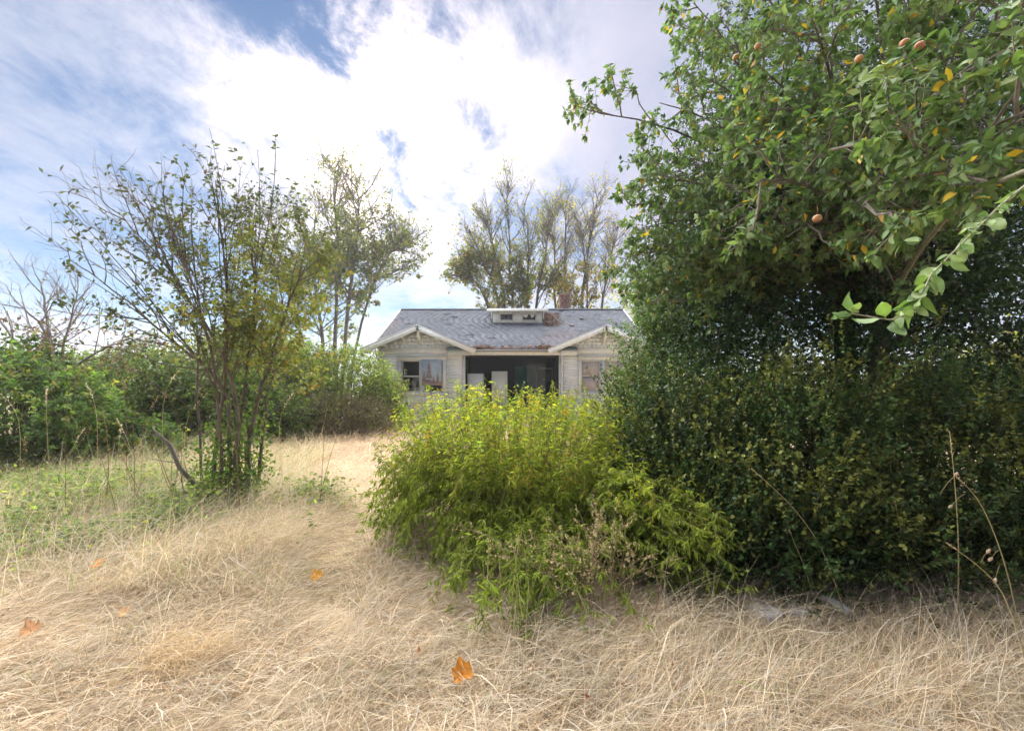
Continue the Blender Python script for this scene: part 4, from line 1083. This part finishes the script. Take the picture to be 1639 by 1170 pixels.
# evergreens on the right
BX = [(.038, .075, .020), (.055, .10, .026), (.026, .055, .018), (.11, .13, .03)]
BS = leaf_shape(.36, .10, .08, 2)
box_g = 'box shrubs in front of the dark evergreen'
for i, (lab, base, blobs, ns) in enumerate((
    ('olive green box shrub touching the yellow green weeping mound', (1.65, 4.3), [((1.7, 4.4, .62), (.72, .85, 1.0)), ((1.55, 5.5, .75), (.5, .8, .85)), ((1.5, 3.75, .30), (.6, .45, .5))], 3300),
    ('box shrub with yellowish tips between the two other box shrubs', (2.6, 3.9), [((2.65, 4.15, .68), (.85, .9, 1.0)), ((2.3, 3.5, .32), (.7, .45, .55))], 3300),
    ('darkest box shrub spreading away under the hanging leafy branches', (3.8, 3.8), [((3.9, 4.0, .68), (1.0, 1.0, 1.05)), ((3.3, 3.4, .36), (.8, .45, .58)), ((4.8, 3.9, .6), (.8, .8, .95))], 3800))):
    leafy_shrub('box_shrub', lab, 'shrub', G(*base), blobs, ns, 18, .034, BX, [3, 3, 2.5, 1.0], M_WAX, (.20, .48), BS, up=.9, droop=.0, spread=.55, shell=.5, lump=.85, freq=2.6, seed=80 + i, group=box_g, stems=14, tips=(.21, .22, .045), clump=2.6, stem_r=.014, jit=.05, twig=(.06, .065, .03), bark=(.06, .05, .04))
leafy_shrub('evergreen_shrub', 'tall glossy fresh green evergreen shrub covering the right gable of the house', 'shrub', G(2.7, 7.0), [((2.65, 7.0, 1.7), (.95, .9, 1.2)), ((2.15, 6.7, 1.0), (.62, .7, .95)), ((3.3, 7.0, 2.3), (1.1, 1.0, 1.7)), ((2.4, 6.6, 3.0), (.62, .6, .8)), ((2.4, 6.4, .5), (.8, .6, .6))],
            6000, 12, .050, [(.08, .16, .04), (.12, .21, .05), (.06, .11, .03), (.17, .24, .07)], [3, 3, 2, 1], M_WAX, (.15, .38), leaf_shape(.30, .08, .08, 2), up=.7, droop=.0, shell=.5, lump=.55, freq=2.0, seed=90, stems=16, stem_r=.03, tips=(.17, .25, .07), clump=1.8)


def build_evergreen_tree():
    b = A(G(4.6, 6.0)); T = thing('evergreen_tree', 'very dark dense glossy evergreen tree behind the leafy fruit branches', 'tree', tuple(b))
    blobs = [((4.6, 5.0, 3.7), (1.0, .4, .7)), ((3.5, 5.1, 4.2), (.9, .5, .8)), ((6.0, 5.0, 4.0), (1.1, .5, .9)), ((5.2, 5.4, 5.2), (1.3, .6, 1.0)), ((4.2, 6.0, .8), (1.7, .6, .9)), ((6.2, 5.6, .8), (1.6, .6, .9)), ((4.3, 4.9, 3.0), (1.2, .5, .9)), ((2.7, 5.6, 3.4), (.75, .6, 1.0)), ((5.6, 4.9, 3.0), (1.0, .5, .9)), ((3.2, 5.5, 2.1), (1.2, .7, 1.3)), ((4.9, 5.1, 2.0), (1.5, .7, 1.3)), ((6.3, 5.3, 2.2), (1.3, .8, 1.5)), ((4.0, 5.6, 3.2), (1.5, .7, 1.1)), ((4.5, 6.3, 2.6), (2.1, 1.3, 1.9)), ((3.3, 6.0, 3.9), (1.4, 1.2, 1.6)), ((5.4, 6.2, 4.4), (1.8, 1.4, 1.9)), ((4.2, 6.2, 5.9), (1.7, 1.3, 1.5)), ((6.7, 6.4, 2.4), (1.3, 1.2, 1.5)), ((2.75, 6.2, 2.9), (.8, .8, 1.0)), ((6.5, 6.0, 5.2), (1.4, 1.2, 1.7))]
    p, nr = blob_points(blobs, 20000, .42, .5, 2.0, 95, .1)
    d = unit(nr * .6 + A([0, 0, .25]) + rng.normal(0, .5, p.shape)); L_ = U(.15, .4, len(p)); s = np.linspace(0, 1, 4)[None, :, None]; path = p[:, None] + d[:, None] * s * L_[:, None, None] + rng.normal(0, .02, (len(p), 4, 3)) * s
    a = Acc(); ribbons(a, path, .004, (.06, .05, .04), 2); put('twigs', a, M_BARK, T, kind='stuff')
    idx = np.repeat(np.arange(len(p)), 8); q, dd, nn = leaf_on(path, idx, U(.05, 1, len(idx)), .72, .1)
    c = tint(len(q), [(.022, .052, .022), (.038, .08, .03), (.06, .11, .04)], [3, 3, 1.8]) * (.6 + .8 * vnoise(q * 1.5, 7))[:, None]
    a = Acc(); leaves(a, q, dd, nn, .058 * U(.6, 1.2, len(q)), c, leaf_shape(.3, .1, .1, 2)); put('crown', a, M_WAX, T, kind='stuff')
    a = Acc(); tube(a, [b - A([0, 0, .1]), b + A([.05, 0, 1.5]), b + A([-.1, .1, 3.2]), b + A([0, .2, 5.6])], [.17, .14, .11, .04], 9, (.07, .06, .05), .06); put('trunk', a, M_BARK, T, smooth=True)
    for k in range(22):
        e = p[rng.integers(len(p))]; z = np.clip(e[2] * .75, .7, 5); s0 = b + A([0, .05, z]); a = Acc(); tube(a, bez(s0, (s0 + e) / 2 + A([0, 0, .2]), e, 7), np.linspace(.04, .01, 7), 5, (.07, .06, .05), .06); put('branch', a, M_BARK, T, smooth=True)


build_evergreen_tree()


def build_apple_tree():
    b = A(G(5.0, 5.9)); T = thing('apple_tree', 'apple tree with grey green leaves, yellowing spots and a few red apples', 'tree', tuple(b))
    bark = A([.16, .14, .12])
    t0 = A([b - A([0, 0, .1]), b + A([-.05, -.05, .9]), b + A([-.2, -.15, 1.8]), b + A([-.25, -.3, 2.5])]); a = Acc(); tube(a, t0, [.16, .13, .12, .10], 9, bark, .07); put('trunk', a, M_BARK, T, smooth=True)
    crotch = t0[-1]
    tips = [(960, 182, 4.5), (1055, 165, 4.8), (1095, 40, 4.8), (1110, 5, 4.6), (1005, 330, 4.6), (1000, 410, 4.6), (1150, 190, 3.9), (1220, 110, 3.4), (1180, 330, 3.5), (1300, 30, 3.0), (1330, 240, 2.5), (1400, 120, 2.7), (1470, 20, 2.7),
            (1480, 250, 2.1), (1560, 100, 2.2), (1640, 180, 2.0), (1640, 20, 2.4), (1215, 290, 2.7), (1100, 290, 4.2), (1100, 420, 4.6), (1060, 470, 4.8), (1160, 60, 4.2), (1240, 10, 3.6), (1380, 330, 2.2), (1580, 290, 1.9), (1070, 250, 4.6), (1050, 360, 4.5), (1280, 170, 3.2), (1700, 260, 1.9), (1750, 90, 2.3), (1010, 290, 4.7), (1035, 400, 4.7), (1080, 340, 4.4), (1135, 385, 4.3), (1015, 455, 4.9), (1090, 485, 4.9), (1150, 450, 4.6), (1200, 240, 3.6), (1260, 380, 3.4), (1120, 120, 4.6), (1390, -60, 3.0), (1560, -60, 2.6), (1250, -80, 3.8)]
    L1 = []
    for x, y, dp in tips:
        e = P(x, y, dp); m = crotch * .45 + e * .55 + A([0, 0, .55 + .1 * np.linalg.norm(e - crotch)]) + rng.normal(0, .12, 3); pp = bez(crotch + rng.normal(0, .05, 3), m, e, 10); L1.append(pp)
    # the drooping near branch
    e = [P(1700, 250, 1.55), P(1600, 330, 1.35), P(1545, 385, 1.25), P(1490, 440, 1.18), P(1462, 500, 1.13), P(1425, 512, 1.10), P(1362, 502, 1.08)]
    near = [bez(crotch, crotch * .4 + e[0] * .6 + A([0, 0, .6]), e[0], 6)]
    hang = A(e)
    for pp in L1:
        a = Acc(); tube(a, pp, np.linspace(.034, .005, 10), 6, bark * U(.6, .9), .06); put('limb', a, M_BARK, T, smooth=True)
    a = Acc(); tube(a, np.concatenate([near[0], hang[1:]]), np.concatenate([np.linspace(.035, .008, 6), np.linspace(.0034, .0013, 6)]), 6, (.22, .21, .15), .03); put('limb', a, M_BARK, T, smooth=True, label='slender drooping branch tip with large pale leaves')
    L1 = A(L1); a = Acc()
    br, _ = spawn(L1, 12, .34, 1, (25, 65), (.35, .9), 5, .02, .06); paths_to(a, br, .010, .004, bark, 4)
    tw, _ = spawn(br, 5, .25, 1, (25, 65), (.12, .34), 4, .05, .06); paths_to(a, tw, .004, .002, bark * 1.1, 3)
    put('branches', a, M_BARK, T, kind='stuff')
    # rosettes of leaves at the tips and along the shoots
    src = np.concatenate([tw, br[:, [0, 1, 3, 4]]]); n = len(src)
    idx = np.concatenate([np.repeat(np.arange(n), 8), np.repeat(np.arange(n), 5)]); t = np.concatenate([np.full(n * 8, .97), U(.15, .95, n * 5)])
    q, dd, nn = leaf_on(src, idx, t, .72, .25); c = tint(n, [(.11, .185, .07), (.14, .21, .09), (.08, .145, .05), (.18, .245, .11)], [3, 3, 2, 1.2], .1)[idx] * (1 + rng.normal(0, .17, (len(idx), 1))).clip(.55, 1.5)
    yl = rng.random(len(q)) < .035; c[yl] = tint(yl.sum(), [(.52, .36, .03), (.45, .38, .05), (.42, .24, .05)])
    size = U(.05, .085, len(q)); ok = q[:, 1] > 1.0; q, dd, nn, c, size, yl = q[ok], dd[ok], nn[ok], c[ok], size[ok], yl[ok]
    big = np.argsort(-(size / q[:, 1]) * ((np.abs(q[:, 0] / q[:, 1]) < 1.17) & ((q[:, 2] - EYE) / q[:, 1] < .88)))[:215]; rest = np.setdiff1d(np.arange(len(q)), big)
    sh4 = leaf_shape(.26, .06, .12, 4); sh6 = leaf_shape(.26, .07, .16, 6)
    a = Acc(); leaves(a, q[rest], dd[rest], nn[rest], size[rest], c[rest], sh4); put('foliage', a, M_APPLE, T, kind='stuff')
    ms = sep_leaf_meshes('leaf', sh6, [(.10, .17, .06), (.13, .20, .08), (.17, .24, .10), (.20, .26, .13), (.52, .36, .03), (.09, .15, .05), (.12, .19, .06), (.15, .20, .08)], M_APPLE)
    pick = np.where(yl[big], 4, rng.choice([0, 1, 2, 5, 6, 7], len(big))); place_leaves(T, ms, q[big], dd[big], nn[big], size[big], pick)
    # hanging branch leaves placed by hand along it
    hp = hang[None]; tt = np.concatenate([U(.02, .42, 44), rng.normal(.53, .05, 22), U(.62, .93, 9), np.full(6, .99)]).clip(0, .99); q, dd, nn = leaf_on(hp, np.zeros(len(tt), int), tt, .7, .45)
    dd[-6:] = unit(hang[-1] - hang[-2]) * .7 + rng.normal(0, .55, (6, 3)); nn = unit(A([0, -.25, .6]) + rng.normal(0, .7, nn.shape))
    place_leaves(T, ms, q, dd, nn, U(.036, .068, len(q)), rng.choice([0, 1, 2, 5, 6, 7], len(q)))
    for x, y, dp, c in ((1213, 75, 3.1, (.36, .14, .07)), (1178, 92, 3.3, (.32, .14, .06)), (1448, 70, 2.3, (.40, .10, .07)), (1472, 74, 2.3, (.42, .10, .08)), (1375, 95, 2.6, (.40, .13, .08)), (1308, 350, 2.4, (.34, .12, .08))):
        p = P(x, y, dp); v = []; tri = []; nu, nv_ = 12, 8
        for j in range(nv_ + 1):
            th = math.pi * j / nv_
            for i in range(nu):
                ph = 2 * math.pi * i / nu; r = math.sin(th) * (1 + .06 * math.cos(th)); z = math.cos(th) * (.88) - .22 * math.exp(-(r / .28) ** 2) * math.copysign(1, math.cos(th)); v.append((r * math.cos(ph), r * math.sin(ph), z))
        for j in range(nv_):
            for i in range(nu):
                k = j * nu + i; k2 = j * nu + (i + 1) % nu; tri += [(k, k2, k2 + nu), (k, k2 + nu, k + nu)]
        a = Acc(); a.add(A(v) * .024 + p, tri, A(c) * .62 + A([.05, .05, .01])); ap = put('apple', a, M_FRUIT, T, smooth=True)
        a = Acc(); tube(a, [p + A([0, 0, .018]), p + A([.004, 0, .045]), p + A([.002, .004, .07])], .0018, 5, (.15, .11, .06)); put('stalk', a, M_BARK, ap)


build_apple_tree()


# ------------------------------------------------------------------ weeds and small things
def build_ground_cover():
    a = Acc(); n = 32000
    pt = A([(-4.0, 5.0, .38), (-4.7, 4.7, .42), (-5.5, 5.3, .5), (-4.3, 4.1, .34), (-3.6, 4.5, .25), (-6.2, 6.2, .6), (-3.2, 5.5, .3), (-2.5, 5.6, .22), (-5.0, 6.4, .5), (-1.95, 4.2, .12)]); w = pt[:, 2] ** 2; k = rng.choice(len(pt), n, p=w / w.sum())
    cx = pt[k, 0] + rng.normal(0, 1, n) * pt[k, 2] * 1.1; cy = pt[k, 1] + rng.normal(0, 1, n) * pt[k, 2] * .8
    k = (n2(cx, cy, 2.2, 51) + .3 * (n2(cx, cy, 6, 53) - .5) > .36); cx, cy = cx[k], cy[k]; n = len(cx); h = np.abs(rng.normal(.16, .11, n)) * (.5 + 1.2 * n2(cx, cy, 1.8, 52)) + .02
    p = np.stack([cx, cy, gz(cx, cy) + h], 1)
    leaves(a, p, rand_dir(n) * A([1, 1, .4]), A([0, -.1, 1.0]) + rng.normal(0, .4, (n, 3)), U(.03, .065, n), tint(n, [(.16, .24, .06), (.11, .19, .05), (.22, .28, .08), (.26, .26, .10)]) , leaf_shape(.38, .06, .1, 2))
    sticks(a, p[::6] - A([0, 0, 1.0]) * (h[::6] - .0)[:, None], p[::6], .0018, .001, (.20, .20, .08))
    put('ground_cover', a, M_LEAF, kind='stuff', label='low green leafy weeds spreading through the straw on the left bank', cat='weeds')


build_ground_cover()


def stalk(name, lab, cat, pts, r, col, group, head=None):
    p0 = A(pts[0], float); T = thing(name, lab, cat, tuple(p0), group)
    k = len(pts); q = A(pts, float); u = np.linspace(0, k - 1, 12); i = np.minimum(u.astype(int), k - 2); w = (u - i)[:, None]; pp = q[i] * (1 - w) + q[i + 1] * w
    for _ in range(2): pp[1:-1] = .25 * pp[:-2] + .5 * pp[1:-1] + .25 * pp[2:]
    a = Acc(); tube(a, pp, np.linspace(r, r * .45, 12), 5, col); put('stem', a, M_STRAW, T, smooth=True)
    if head:
        a = Acc(); m = head['n']; t = U(head['t0'], 1, m); idx = np.zeros(m, int); s, dd, nn = leaf_on(pp[None], idx, t, head.get('spread', .35), head.get('droop', .1))
        leaves(a, s + rng.normal(0, head.get('fuzz', .004), s.shape), dd, nn, U(*head['size'], m), tint(m, [head['col']], None, .2), leaf_shape(.22, .08, .1, 4)); put('seed_head', a, M_STRAW, T, kind='stuff')
    return pp, T


def build_stalks():
    g1 = 'tall dry stalks before the evergreen shrubs'; hd = dict(n=26, t0=.86, size=(.008, .018), col=(.50, .40, .26), fuzz=.002)
    for pts, lab in (
        ([(1532, 1010, 2.9), (1535, 880, 2.85), (1530, 790, 2.8), (1520, 690, 2.8)], 'tall thin upright dry stalk with small seed pods before the evergreen'),
        ([(1639, 1000, 2.7), (1610, 900, 2.65), (1570, 800, 2.6), (1528, 760, 2.6)], 'dry stalk leaning onto the upright stalk with seed pods'),
        ([(1660, 1000, 2.3), (1610, 945, 2.3), (1560, 900, 2.3), (1515, 868, 2.3)], 'pale stiff grass stalk slanting low beside the seed pod stalks'),
        ([(1360, 960, 3.0), (1320, 880, 3.0), (1270, 810, 3.0), (1203, 750, 3.0)], 'pale arched grass stalk bowing across the box shrubs'),
        ([(1310, 960, 3.1), (1290, 910, 3.1), (1272, 870, 3.1), (1262, 845, 3.1)], 'short grass stalk below the arched pale one'),
        ([(1470, 960, 3.1), (1452, 890, 3.1), (1440, 840, 3.1), (1432, 800, 3.1)], 'faint brownish stalk standing alone between the arched and upright stalks')):
        q = [P(*p) for p in pts]; q[0][2] = gz(q[0][0], q[0][1]) - .02
        pp, T = stalk('dry_stalk', lab, 'stalk', q, .0036, (.48, .42, .24), g1, hd)
    T = None
    for (x, y, dp), (x2, y2), lb in (((1528, 762, 2.62), (1505, 790), 'brown seed pod where the two tall dry stalks cross'), ((1524, 808, 2.8), (1545, 790), 'pale seed pod hanging just below the crossing of the stalks'), ((1580, 885, 2.6), (1570, 900), 'upper of two pale seed pods touching on the leaning stalk'), ((1588, 892, 2.6), (1600, 880), 'lower of two pale seed pods touching on the leaning stalk'), ((1594, 925, 2.6), (1600, 905), 'lowest single seed pod on the leaning dry stalk')):
        p = P(x, y, dp); e = P(x2, y2, dp); S_ = thing('seed_pod', lb, 'seed pod', tuple(e), 'seed pods on the dry stalks')
        a = Acc(); tube(a, [p, (p + e) / 2 + A([0, 0, .012]), e], .0014, 4, (.46, .38, .22)); put('sprig', a, M_STRAW, S_)
        dv = unit(p - e); a = Acc(); tube(a, [p - dv * .004, p + dv * .006, p + dv * .016, p + dv * .026, p + dv * .032], [.002, .007, .009, .006, .001], 8, (.55, .42, .30)); put('pod', a, M_STRAW, S_, smooth=True)
    # left bank: tall brown and pale stalks
    g2 = 'tall stalks standing on the left bank'
    xs = [28, 45, 75, 95, 112, 130, 150, 168, 182, 200, 215, 236, 258, 285, 305, 420, 440]
    for i, x in enumerate(xs):
        x = x + U(-14, 14); D = U(4.2, 7.0); top = U(600, 700) if i % 3 else U(560, 620); bx = x + U(-15, 15); q = [P(bx, HOR + EYE * F / D, D), P(bx * .6 + x * .4, 770, D), P(x + U(-8, 8), top + 40, D), P(x + U(-45, 45), top, D)]; q[0][2] = gz(q[0][0], q[0][1]) - .02
        dark = i % 2
        where = 'beside the bright green brambles' if x < 100 else 'in front of the dark bramble thicket' if x < 190 else 'in the straw short of the sawn grey limb' if x < 270 else 'beside the sawn grey limb' if x < 400 else 'on the path side of the leaning stems'
        stalk('tall_stalk', (('tall ' if top < 640 else 'shorter ') + ('brown dead weed stalk ' if dark else 'pale feathery grass stalk ') + where), 'stalk', q, .0034, (.20, .13, .08) if dark else (.50, .43, .26), g2,
              dict(n=30, t0=.8, size=(.012, .03), col=(.25, .18, .11) if dark else (.56, .48, .34), fuzz=.006))
    q = [P(-10, 770, 3.6), P(30, 735, 3.6), P(70, 700, 3.6), P(112, 700, 3.7)]
    # dried seeding weed in front of the shrub
    T = thing('dried_weed', 'tangle of dried brown seeding weed stems leaning at the foot of the yellow green shrub', 'weed', G(.72, 3.15)); base = A(G(.72, 3.15)); a = Acc(); S2 = []
    for k in range(40):
        e = base + A([rng.normal(-.25, .38), rng.normal(-.05, .22), U(.2, .75)]); b = base + A([rng.normal(-.05, .18), rng.normal(0, .12), 0]); S2.append(bez(b, (b + e) / 2 + A([0, 0, .15]), e, 5))
    S2 = A(S2); paths_to(a, S2, .0028, .0012, (.36, .27, .19), 4); tw, _ = spawn(S2, 7, .4, 1, (25, 60), (.06, .22), 4, .05, .05); paths_to(a, tw, .0012, .0007, (.42, .32, .22), 3); put('stems', a, M_STRAW, T, kind='stuff')
    a = Acc(); idx = np.repeat(np.arange(len(tw)), 12); q, dd, nn = leaf_on(tw, idx, U(.3, 1, len(idx)), .6, .1); leaves(a, q, dd, nn, U(.007, .018, len(q)), tint(len(q), [(.50, .38, .22), (.56, .46, .28), (.40, .36, .14)]), leaf_shape(.3, .1, .1, 2)); put('seed_heads', a, M_STRAW, T, kind='stuff')
    for k, (x0, y0, x1, y1, dp, lab) in enumerate(((1040, 1050, 1062, 905, 2.9, 'reddish bare twig standing out of the straw beside the dried weed'), (985, 1000, 940, 890, 3.2, 'pale crooked dead stick leaning into the yellow green shrub'), (935, 1150, 962, 1082, 2.2, 'thin grey twig lying on the straw right of the large orange leaf'))):
        p = P(x0, y0, dp); e = P(x1, y1, dp); p[2] = max(gz(p[0], p[1]), 0) + .01
        if k == 2: e = P(x1, y1, 2.45); e[2] = gz(e[0], e[1]) + .05; p[2] = gz(p[0], p[1]) + .05
        stalk('dead_twig', lab, 'twig', [p, (p + e) / 2 + A([.02, 0, .015]), e], .004, ((.30, .17, .14), (.42, .36, .30), (.30, .26, .23))[k], 'dead twigs in the straw')


build_stalks()


def fallen_leaf(x, y, size, col, lab, ang, tilt=.35, lift=.05, plain=False):
    Yd = EYE * F / (y - HOR)
    for _ in range(4): Yd = (EYE - float(gz((x - 819.5) * Yd / F, Yd)) - lift) * F / (y - HOR)
    p = P(x, y, Yd)
    if plain: rad = [(0, .1), (35, .45), (90, .5), (140, .42), (180, .95), (220, .42), (270, .5), (325, .45)]
    else: rad = [(0, .16), (14, .50), (28, .42), (44, .78), (58, .68), (70, .92), (84, .70), (100, .74), (118, .82), (132, 1.0), (144, .78), (158, .82), (170, 1.02), (180, 1.15), (190, 1.02), (202, .82), (216, .78), (228, 1.0), (242, .82), (260, .74), (276, .70), (290, .92), (302, .68), (316, .78), (332, .42), (346, .50)]
    v = [(0, 0, 0)]; t = []; m = len(rad)
    for k in (.5, 1.0):
        for a_, r in rad:
            th = math.radians(a_); rr = r * k * size * .5; X_, Y_ = -rr * math.cos(th), rr * math.sin(th); v.append((X_, Y_, .16 * abs(Y_) * (1 + k) + 1.3 * X_ * X_ / size * .8 + U(-.10, .10) * size * k))
    for i in range(m):
        j = (i + 1) % m; t += [(0, 1 + i, 1 + j), (1 + i, 1 + m + i, 1 + m + j), (1 + i, 1 + m + j, 1 + j)]
    R = (Matrix.Rotation(tilt, 3, 'X') @ Matrix.Rotation(ang, 3, 'Z')); R = A(R); cc = A(col) * np.concatenate([[1.15], U(.95, 1.2, m), U(.5, 1.1, m)])[:, None]
    T = thing('fallen_leaf', lab, 'leaf', tuple(p), 'fallen leaves on the straw'); put('blade', Acc().add(A(v) @ R.T + p, t, cc), M_STRAW, T)
    a = Acc(); e = A([size * .55, .01, .02]) @ R.T; tube(a, [p, p + e * .5 + A([0, 0, .004]), p + e], .0016, 5, A(col) * .7); put('leaf_stalk', a, M_BARK, T)


OR = (.62, .27, .05)
fallen_leaf(741, 1080, .135, OR, 'large bright orange lobed leaf lying tilted on the matted straw', 1.9, .75, .12)
fallen_leaf(508, 924, .13, (.66, .34, .04), 'yellow orange leaf lying on the trodden path', 2.3, .5, .13)
fallen_leaf(670, 1041, .05, (.50, .20, .09), 'small reddish brown leaf just above the large orange leaf', 1.4, .6, .10, True)
fallen_leaf(156, 903, .11, (.58, .30, .12), 'pale orange leaf among green weeds on the left bank',   .4, .5, .22)
fallen_leaf(50, 1010, .12, (.52, .30, .16), 'faded peach leaf half sunk in straw at the foot of the left bank', 2.4, .4, .13)
fallen_leaf(196, 982, .10, (.56, .36, .18), 'faint tan leaf buried in straw beside the soft golden tuft', 1.1, .3, .12)
fallen_leaf(203, 776, .14, (.60, .26, .10), 'orange leaf caught in the tall straw behind the weeds', 1.0, .6, .25)
fallen_leaf(940, 1115, .045, (.33, .08, .05), 'dark red curled leaf beside the thin grey twig', 2.2, .9, .10, True)
fallen_leaf(995, 1096, .045, (.55, .33, .20), 'small pinkish tan leaf right of the dark red curled leaf', .3, .6, .10, True)
fallen_leaf(1076, 1065, .035, (.45, .22, .12), 'tiny brown leaf in the straw below the pale flat stones', .9, .5, .10, True)


def stone(x, y, w, d, h, col, lab, rot):
    Yd = EYE * F / (y - HOR); p = P(x, y, Yd); p[2] = gz(p[0], p[1]) + .045
    m = 11; v = []; t = []
    for k, (s, z) in enumerate(((1, -.06), (1.0, h * .7), (.88, h), (0, h * 1.02))):
        for i in range(m):
            a_ = 2 * math.pi * i / m; r = s * (1 + .16 * math.sin(2.3 * i + x) + .10 * math.cos(5.1 * i))
            v.append((w / 2 * r * math.cos(a_), d / 2 * r * math.sin(a_), z + .006 * math.sin(7.7 * i + k)))
    for k in range(3):
        for i in range(m):
            a_, b_ = k * m + i, k * m + (i + 1) % m; t += [(a_, b_, b_ + m), (a_, b_ + m, a_ + m)]
    R = A(Matrix.Rotation(rot, 3, 'Z')); put('flat_stone', Acc().add(A(v) @ R.T + p, t, col), M_ROUGH, label=lab, cat='stone', group='pale flat stones edging the straw', org=p)


stone(1222, 994, .20, .20, .05, (.42, .43, .46), 'pale grey flat stone half covered by straw before the box shrubs', .2)
stone(1275, 991, .12, .14, .035, (.40, .41, .43), 'smaller pale stone touching the flat grey one', -.3)
stone(1078, 1002, .08, .10, .035, (.34, .34, .35), 'dull grey stone alone beside the dried weed', .5)


def build_pipe():
    q = [P(1296, 948, 3.25), P(1320, 958, 3.15), P(1345, 970, 3.05), P(1358, 980, 3.0)]
    for p in q: p[2] = max(p[2], gz(p[0], p[1]) + .02)
    a = Acc(); tube(a, q, [.022, .026, .03, .026], 9, (.62, .64, .66), .05); put('bleached_stick', a, M_ROUGH, label='short thick bleached white stick lying against the straw behind the stones', cat='stick', org=q[-1], smooth=True)


build_pipe()
def build_haze():
    m, nt, N, L = mat_nodes('haze_air')
    v = N('ShaderNodeVolumePrincipled'); v.inputs['Color'].default_value = (.93, .94, 1, 1); v.inputs['Density'].default_value = .0009; v.inputs['Anisotropy'].default_value = .55
    o = N('ShaderNodeOutputMaterial'); L(v.outputs[0], o.inputs['Volume'])
    put('haze', box(Acc(), -270, 270, -270, 270, -1.3, 22), m, kind='stuff', label='thin pale haze filling the air over the yard', cat='haze')


build_haze()
print('objects', len(bpy.data.objects), 'tris', sum(len(m.polygons) for m in bpy.data.meshes))
